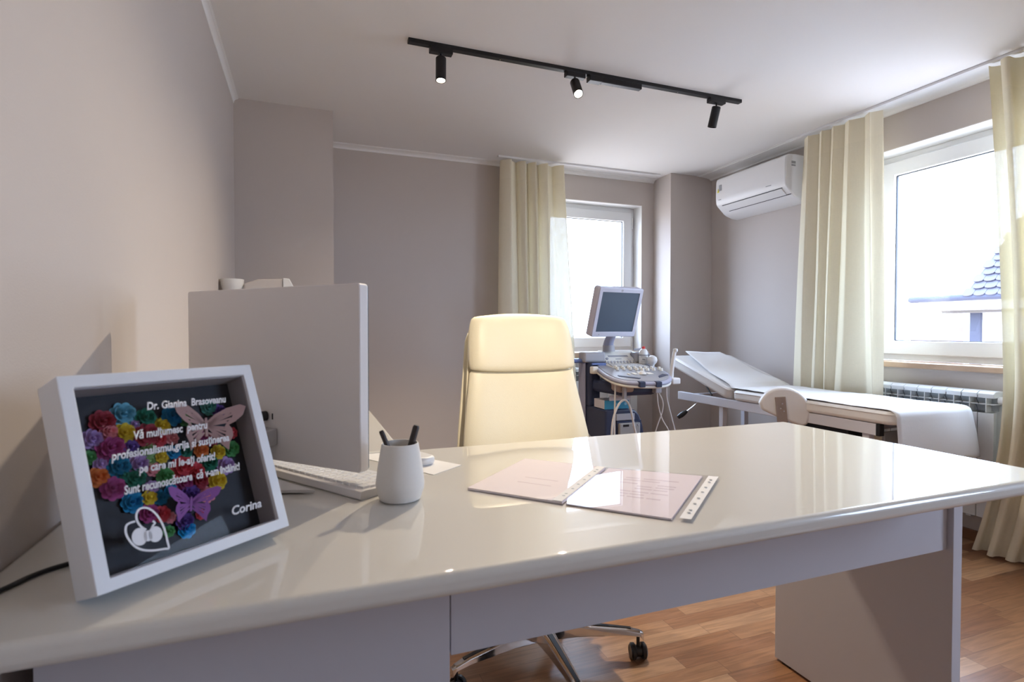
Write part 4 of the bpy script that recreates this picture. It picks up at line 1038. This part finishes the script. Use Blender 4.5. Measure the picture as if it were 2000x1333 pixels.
# cart body
bm = B(); mt = Matrix(((1, 0, 0, 0), (0, 0, 1, 0), (0, 1, 0, 0), (0, 0, 0, 1)))
prism(bm, [(1.590, .10), (1.850, .10), (1.850, .47), (1.838, .53), (1.815, .59), (1.785, .620), (1.74, .628), (1.590, .628)], 2.72, 3.02, mt)
cart = up('cart_body', bm, 'navy', bevel=.010, seg=3, smooth=True)
up('cart_recess', bx(1.66, 1.822, 2.712, 2.7195, .30, .56), 'us_dark', par=cart)
up('drive_panel', bx(1.655, 1.776, 2.708, 2.7195, .565, .603), 'us_grey', bevel=.003)
pr = up('built_in_printer', bx(1.668, 1.806, 2.695, 2.719, .34, .550), mat('printer_grey', (.36, .35, .34), .45, noise=.02), bevel=.006)
up('printer_window', bx(1.690, 1.728, 2.6935, 2.6955, .530, .543), 'black', par=pr)
for k in range(3): up('printer_button', bx(1.745 + k * .02, 1.757 + k * .02, 2.6925, 2.6955, .532, .540), 'us_grey', par=pr, bevel=.001)
bm = B(); mtL = Matrix(((0, 0, 1, 0), (1, 0, 0, 0), (0, 1, 0, 0), (0, 0, 0, 1)))
arc = [(2.98, .20), (2.98, .47)] + [(2.98 - .20 * math.sin(a), .27 + .20 * math.cos(a)) for a in [PI / 2 * k / 8 for k in range(9)]] + [(2.76, .20)]
prism(bm, arc, 1.585, 1.5895, mtL); vp = up('side_grille', bm, 'us_grey', par=cart)
bm = B()
for j in range(12):
    for i in range(12):
        y = 2.79 + i * .016 + (j % 2) * .008; z = .215 + j * .02
        if (2.98 - y) ** 2 / .04 + max(0, z - .27) ** 2 / .04 < .85: box(bm, 1.5838, 1.5852, y, y + .009, z, z + .012)
up('grille_holes', bm, 'us_dark', par=vp)
# rear column and spine
spn = up('rear_column', bx(1.590, 1.660, 2.90, 3.03, .62, .885), 'navy', bevel=.012, seg=3)
up('column_strip', bx(1.577, 1.590, 2.95, 3.03, .08, .885), 'slate', bevel=.006)
bm = B(); prism(bm, [(1.63, 2.62), (1.86, 2.62), (1.88, 2.98), (1.60, 2.98)], .715, .79); up('column_head', bm, 'us_dark', bevel=.02)
bm = B(); prism(bm, [(1.60, 2.60), (1.70, 2.60), (1.77, 2.80), (1.64, 2.80)], .738, .790); up('deck_bracket', bm, mat('bracket_beige', (.50, .40, .36), .5, noise=.02), bevel=.012)
bm = B(); box(bm, 1.655, 1.695, 2.66, 2.70, .705, .76); up('lift_post', bm, 'us_grey', bevel=.005)
# base with wheels
up('wheel_base', bx(1.56, 1.88, 2.55, 3.06, .07, .11), 'navy', bevel=.015, seg=3)
for x in (1.60, 1.84):
    for y in (2.60, 3.02):
        bm = B(); cyl(bm, (x - .012, y, .036), (x + .012, y, .036), .036); up('wheel', bm, 'black', smooth=True)
# console deck (sloped D-shape)
out = [(1.622, 2.93), (1.586, 2.79), (1.562, 2.68), (1.558, 2.58), (1.586, 2.517), (1.634, 2.488), (1.688, 2.472), (1.772, 2.462), (1.84, 2.486), (1.913, 2.551), (1.975, 2.664), (2.005, 2.80), (2.02, 2.93)]
oc = [(p.x, p.y) for p in catmull([(*p, 0) for p in out], 4)]
SL = .14; dz = lambda y: .803 + SL * (y - 2.45)
shear = Matrix(((1, 0, 0, 0), (0, 1, 0, 0), (0, SL, 1, .803 - SL * 2.45), (0, 0, 0, 1)))
def on_deck(pts, z0, z1): return prism(B(), pts, z0, z1, shear)
def inset(pts, k):
    cx = sum(p[0] for p in pts) / len(pts); cy = sum(p[1] for p in pts) / len(pts)
    return [(cx + (p[0] - cx) * k, cy + (p[1] - cy) * k) for p in pts]
up('deck_underside', on_deck(inset(oc, .985), -.036, -.020), 'us_cream', bevel=.006, smooth=True)
dk = up('console_deck', on_deck(oc, -.022, 0), 'slate', bevel=.009, seg=3, smooth=True)
up('deck_surface', on_deck(inset(oc, .90), 0, .003), mat('deck_top_grey', (.30, .31, .36), .4, noise=.02), par=dk)
def dbox(x0, x1, y0, y1, z0, z1): return on_deck([(x0, y0), (x1, y0), (x1, y1), (x0, y1)], z0, z1)
for (x0, x1, y) in ((1.650, 1.684, 2.466), (1.745, 1.780, 2.455)):
    up('rubber_grip', dbox(x0, x1, y, y + .03, -.027, .003), 'us_dark', par=dk, bevel=.003)
# keyboard rows
bm = B()
for r_ in range(3):
    for k in range(15):
        x = 1.725 + k * .0145 - r_ * .008; y = 2.925 - k * .003 - r_ * .030
        vs0 = [(x, y - .024), (x + .0135, y - .024), (x + .0135, y), (x, y)]; prism(bm, vs0, .006, .012, shear)
kb_ = up('keyboard_base', dbox(1.70, 1.955, 2.835, 2.93, .003, .006), 'us_cream', par=dk)
o = up('keys', bm, mat('keys_grey', (.55, .54, .54), .5, noise=.02), par=dk); o['kind'] = 'stuff'
bm = B()
for r_ in range(2):
    for k in range(8):
        x = 1.712 + k * .036 - r_ * .012 + .006 * math.sin(k); y = 2.815 - k * .010 - r_ * .040 + .008 * math.sin(k * 1.3)
        lathe(bm, [(0, 0), (.0105, 0), (.009, .014), (.006, .017), (0, .017)], 16, Matrix.Translation((x, y, dz(y) + .003)))
up('control_knobs', bm, 'us_cream', par=dk, smooth=True)
bm = B(); lathe(bm, [(0, 0), (.026, 0), (.022, .003), (.019, .010), (.012, .016), (0, .019)], 28, Matrix.Translation((1.782, 2.645, dz(2.645) + .003)))
up('trackball', bm, 'white_plastic', par=dk, smooth=True)
for (a, b, c, d) in ((1.725, 1.750, 2.635, 2.675), (1.815, 1.85, 2.63, 2.67), (1.772, 1.792, 2.68, 2.695), (1.69, 1.70, 2.63, 2.66)):
    up('soft_button', dbox(a, b, c, d, .003, .007), 'us_cream', par=dk, bevel=.002)
up('deck_slot', on_deck([(1.605, 2.605), (1.690, 2.535), (1.705, 2.545), (1.612, 2.630)], .0032, .006), 'us_dark', par=dk)
up('deck_slot', on_deck([(1.825, 2.545), (1.925, 2.60), (1.905, 2.625), (1.84, 2.575)], .0032, .006), 'us_dark', par=dk)
# control panel behind the keyboard, tilted up
e0 = [Vector((1.722, 2.935, .878)), Vector((1.945, 2.935, .878)), Vector((1.905, 2.985, .942)), Vector((1.722, 2.985, .942))]
pn = (e0[1] - e0[0]).cross(e0[3] - e0[0]).normalized()
def plate(pts, d0, d1):
    bm = B(); a = [bm.verts.new(p + pn * d0) for p in pts]; b = [bm.verts.new(p + pn * d1) for p in pts]
    n = len(pts); bm.faces.new(a[::-1]); bm.faces.new(b)
    for i in range(n): bm.faces.new((a[i], a[(i + 1) % n], b[(i + 1) % n], b[i]))
    return bm
def onp(s0, s1, t0, t1):
    f = lambda s_, t_: e0[0].lerp(e0[1], s_).lerp(e0[3].lerp(e0[2], s_), t_)
    return [f(s0, t0), f(s1, t0), f(s1, t1), f(s0, t1)]
cp = up('control_panel', plate(e0, -.02, 0), 'us_cream', bevel=.003)
up('panel_display', plate(onp(.14, .86, .58, .74), 0, .001), 'us_grey', par=cp)
up('panel_lettering', plate(onp(.36, .56, .36, .42), 0, .001), 'label_grey', par=cp)
for k in range(9):
    q = onp(.05 + k * .103, .09 + k * .103, .06, .16); c = (q[0] + q[2]) / 2; m_, L_ = align(c, c + pn * .004)
    up('round_button', lathe(B(), [(0, 0), (.008, 0), (.008, .003), (.005, .004), (.0, .003)], 18, m_), 'us_grey', par=cp, smooth=True)
q = onp(.04, .1, .35, .5); c = (q[0] + q[2]) / 2; m_, L_ = align(c, c + pn * .004); up('dial', lathe(B(), [(0, 0), (.009, 0), (.008, .005), (0, .005)], 18, m_), 'us_grey', par=cp, smooth=True)
up('panel_pad', plate(onp(.78, .93, .30, .44), 0, .0015), 'white_plastic', par=cp)
# speakers behind panel
up('speaker', bx(1.565, 1.715, 2.93, 3.01, .885, .950), 'us_grey', bevel=.014, seg=3, smooth=True)
up('speaker', bx(1.925, 2.02, 2.93, 3.01, .875, .945), 'us_grey', bevel=.014, seg=3, smooth=True)
up('speaker_bridge', bx(1.70, 1.94, 2.99, 3.02, .80, .955), 'us_cream', bevel=.006)
bm = B(); tube(bm, [(1.60, 2.97, .895), (1.36, 2.97, .897), (1.34, 3.03, .897), (1.60, 3.04, .895)], .013, 12); up('push_handle', bm, 'blue', smooth=True)
up('side_hook', bx(1.568, 1.606, 2.83, 2.87, .825, .868), 'us_cream', bevel=.006)
up('blue_trim', bx(1.60, 1.70, 2.90, 2.93, .845, .885), 'blue', bevel=.006)
# neck and monitor
bm = B(); tube(bm, [(1.765, 2.985, .95), (1.762, 2.985, .985), (1.758, 2.965, 1.02), (1.765, 2.93, 1.07)], lambda t: .036 - .010 * t, 20, 5)
up('monitor_neck', bm, 'slate', smooth=True)
bm = B(); lathe(bm, [(0, 0), (.040, 0), (.037, .012), (.037, .038), (0, .040)], 28, Matrix.Translation((1.765, 2.985, .950))); up('neck_collar', bm, 'us_grey', smooth=True)
my, mp_ = 0.156, -0.29; mc = Vector((1.752, 2.867, 1.188))
me_ = Vector((math.cos(my), math.sin(my), 0)); mn = Vector((-math.sin(my), math.cos(my), 0)); mu_ = Vector((0, 0, math.cos(mp_))) + mn * math.sin(mp_); mf = me_.cross(mu_)
MM = Matrix(((me_.x, mu_.x, mf.x, mc.x), (me_.y, mu_.y, mf.y, mc.y), (me_.z, mu_.z, mf.z, mc.z), (0, 0, 0, 1)))
mon = up('monitor', prism(B(), rrect(.345, .305, .018, 6), -.045, .006, MM), mat('monitor_lavender', (.60, .60, .72), .35, bump=.02), bevel=.006, seg=3, smooth=True)
up('monitor_bezel', frame_ring(B(), (-.166, .166, -.147, .147), (-.142, .142, -.118, .124), .006, .010, lambda a, b, t: MM @ Vector((a, b, t))), mat('bezel_lavender', (.66, .66, .76), .4, noise=.01), par=mon, bevel=.002)
up('monitor_screen', prism(B(), [(-.143, -.119), (.143, -.119), (.143, .125), (-.143, .125)], .006, .007, MM), 'screen', par=mon)
bm = B(); lathe(bm, [(.005, 0), (.0075, 0), (.0075, .001), (.005, .001), (.005, 0)], 20, MM @ Matrix.Translation((0, .136, .0098))); lathe(bm, [(0, 0), (.003, 0), (.003, .001), (0, .001)], 12, MM @ Matrix.Translation((0, .136, .0098)))
up('monitor_emblem', bm, 'us_grey', par=mon)
bm = B(); lathe(bm, [(0, 0), (.002, 0), (.002, .001), (0, .001)], 10, MM @ Matrix.Translation((-.115, -.135, .0098))); up('power_light', bm, 'black', par=mon)
# probe holder arc cable, cable hook, connectors
bm = B(); tube(bm, [(2.00, 2.95, .86), (2.055, 2.96, .90), (2.03, 2.99, .955), (1.96, 3.0, .96)], .007, 10, 6); up('probe_cable', bm, 'us_grey', smooth=True)
up('cable_port', bx(1.832, 1.872, 2.585, 2.63, .728, .775), 'us_grey', bevel=.006)
bm = B(); tube(bm, [(1.850, 2.60, .735), (1.858, 2.60, .66), (1.885, 2.60, .58), (1.93, 2.58, .48), (1.95, 2.57, .30), (1.92, 2.60, .13)], .0035, 8, 6)
tube(bm, [(1.858, 2.60, .735), (1.895, 2.61, .68), (1.90, 2.62, .62), (1.86, 2.62, .52), (1.84, 2.62, .42), (1.86, 2.63, .12)], .0035, 8, 6)
tube(bm, [(1.93, 2.62, .79), (1.945, 2.64, .70), (1.965, 2.63, .60), (1.99, 2.62, .50), (2.02, 2.60, .35), (1.98, 2.62, .12)], .0035, 8, 6)
up('loose_cable', bm, 'cable_white', smooth=True)
up('cable_hook', bx(1.615, 1.635, 2.57, 2.59, .700, .790), 'us_grey', bevel=.004)
bm = B(); tube(bm, [(1.56, 2.60, .12), (1.545, 2.58, .40), (1.552, 2.58, .58), (1.582, 2.575, .672), (1.620, 2.570, .702), (1.655, 2.57, .66), (1.69, 2.58, .54), (1.73, 2.60, .44), (1.76, 2.62, .30), (1.75, 2.64, .12)], .006, 8, 6)
up('probe_cable', bm, 'cable_white', smooth=True)
bm = B(); tube(bm, [(1.580, 2.60, .80), (1.576, 2.60, .60), (1.575, 2.60, .40), (1.575, 2.62, .12)], .005, 8, 6)
up('probe_cable', bm, 'cable_white', smooth=True)
# wand probe in its holder
bm = B(); tube(bm, [(1.945, 2.60, .800), (1.950, 2.60, .86), (1.965, 2.60, .945), (1.972, 2.60, .965)], lambda t: .012 - .002 * t, 14, 5); wd = up('wand_probe', bm, 'white_plastic', smooth=True)
bm = B(); lathe(bm, [(0, 0), (.012, 0), (.0145, .008), (.012, .018), (0, .021)], 20, Matrix.Translation((1.973, 2.60, .958))); up('wand_tip', bm, 'white_plastic', par=wd, smooth=True)
up('probe_holder', bx(1.930, 1.985, 2.565, 2.62, .775, .812), 'white_plastic', bevel=.008, seg=3)
# round-headed probe
bm = B(); lathe(bm, [(0, 0), (.012, 0), (.014, .012), (.027, .026), (.031, .042), (.026, .058), (.012, .068), (0, .070)], 28, Matrix.Translation((1.985, 2.84, dz(2.84) + .001)))
up('round_probe', bm, 'white_plastic', smooth=True)

# gel bottle on the console
T = thing('gel_bottle', 'white gel bottle with red cap on the ultrasound console', 'bottle', (1.962, 2.90, dz(2.90) + .006))
bm = B(); lathe(bm, [(0, 0), (.026, 0), (.028, .004), (.028, .066), (.025, .078), (.020, .088), (.012, .094), (0, .095)], 32); finish('bottle_body', bm, M['white_plastic'], T, smooth=True)
bm = B(); lathe(bm, [(.0284, .054), (.0286, .054), (.0286, .058), (.0284, .058), (.0284, .054)], 32); finish('bottle_band', bm, M['us_dark'], T, smooth=True)
bm = B(); lathe(bm, [(0, .092), (.011, .092), (.010, .106), (.006, .110), (0, .110)], 24); finish('bottle_cap', bm, M['red'], T, smooth=True)
bm = B(); 
for z0, z1, h in ((.044, .047, .018), (.026, .034, .008), (.018, .020, .014)): box(bm, -h, h, -.0290, -.0275, z0, z1)
bmesh.ops.rotate(bm, verts=bm.verts, cent=(0, 0, 0), matrix=Matrix.Rotation(math.radians(-32), 3, 'Z'))
finish('bottle_label', bm, M['label_grey'], T)

# boxes on the cart
T = thing('glove_box', 'open teal and white card box on the ultrasound cart', 'box', (1.66, 2.80, .629))
mt = Matrix(((1, 0, 0, 0), (0, 1, 0, 0), (0, 0, 1, 0), (0, 0, 0, 1)))
bm = B(); x0, x1, y0, y1, z0, z1, t = 1.592, 1.752, 2.735, 2.855, .6290, .680, .002
box(bm, x0, x1, y1 - t, y1, z0, z1); box(bm, x0, x0 + t, y0 + t, y1 - t, z0, z1); box(bm, x1 - t, x1, y0 + t, y1 - t, z0, z1); box(bm, x0, x1, y0, y1, z0, z0 + t)
finish('box_sides', bm, mat('box_white', (.60, .58, .62), .6, noise=.02), T, world=True)
finish('front_face', bx(x0, x1, y0 - .001, y0 + t, z0, z1), M['teal'], T, world=True)
bm = B(); box(bm, x0 + .02, x1, y0 - .02, y0 - .018, z1, z1 + .030, Matrix.Rotation(0, 4, 'X')); finish('box_flap', bm, mat('flap_white', (.62, .60, .66), .6, noise=.02), T, world=True, bevel=.0005)
bm = B(); box(bm, x0 + .065, x0 + .105, y0 - .0018, y0 - .001, z0 + .026, z0 + .031); lathe(bm, [(0, 0), (.009, 0), (.009, .0008), (0, .0008)], 20, Matrix(((1, 0, 0, x1 - .022), (0, 0, -1, y0 - .001), (0, 1, 0, z0 + .028), (0, 0, 0, 1))))
finish('printed_marks', bm, mat('pale_print', (.25, .5, .66), .6, noise=.02), T, world=True)
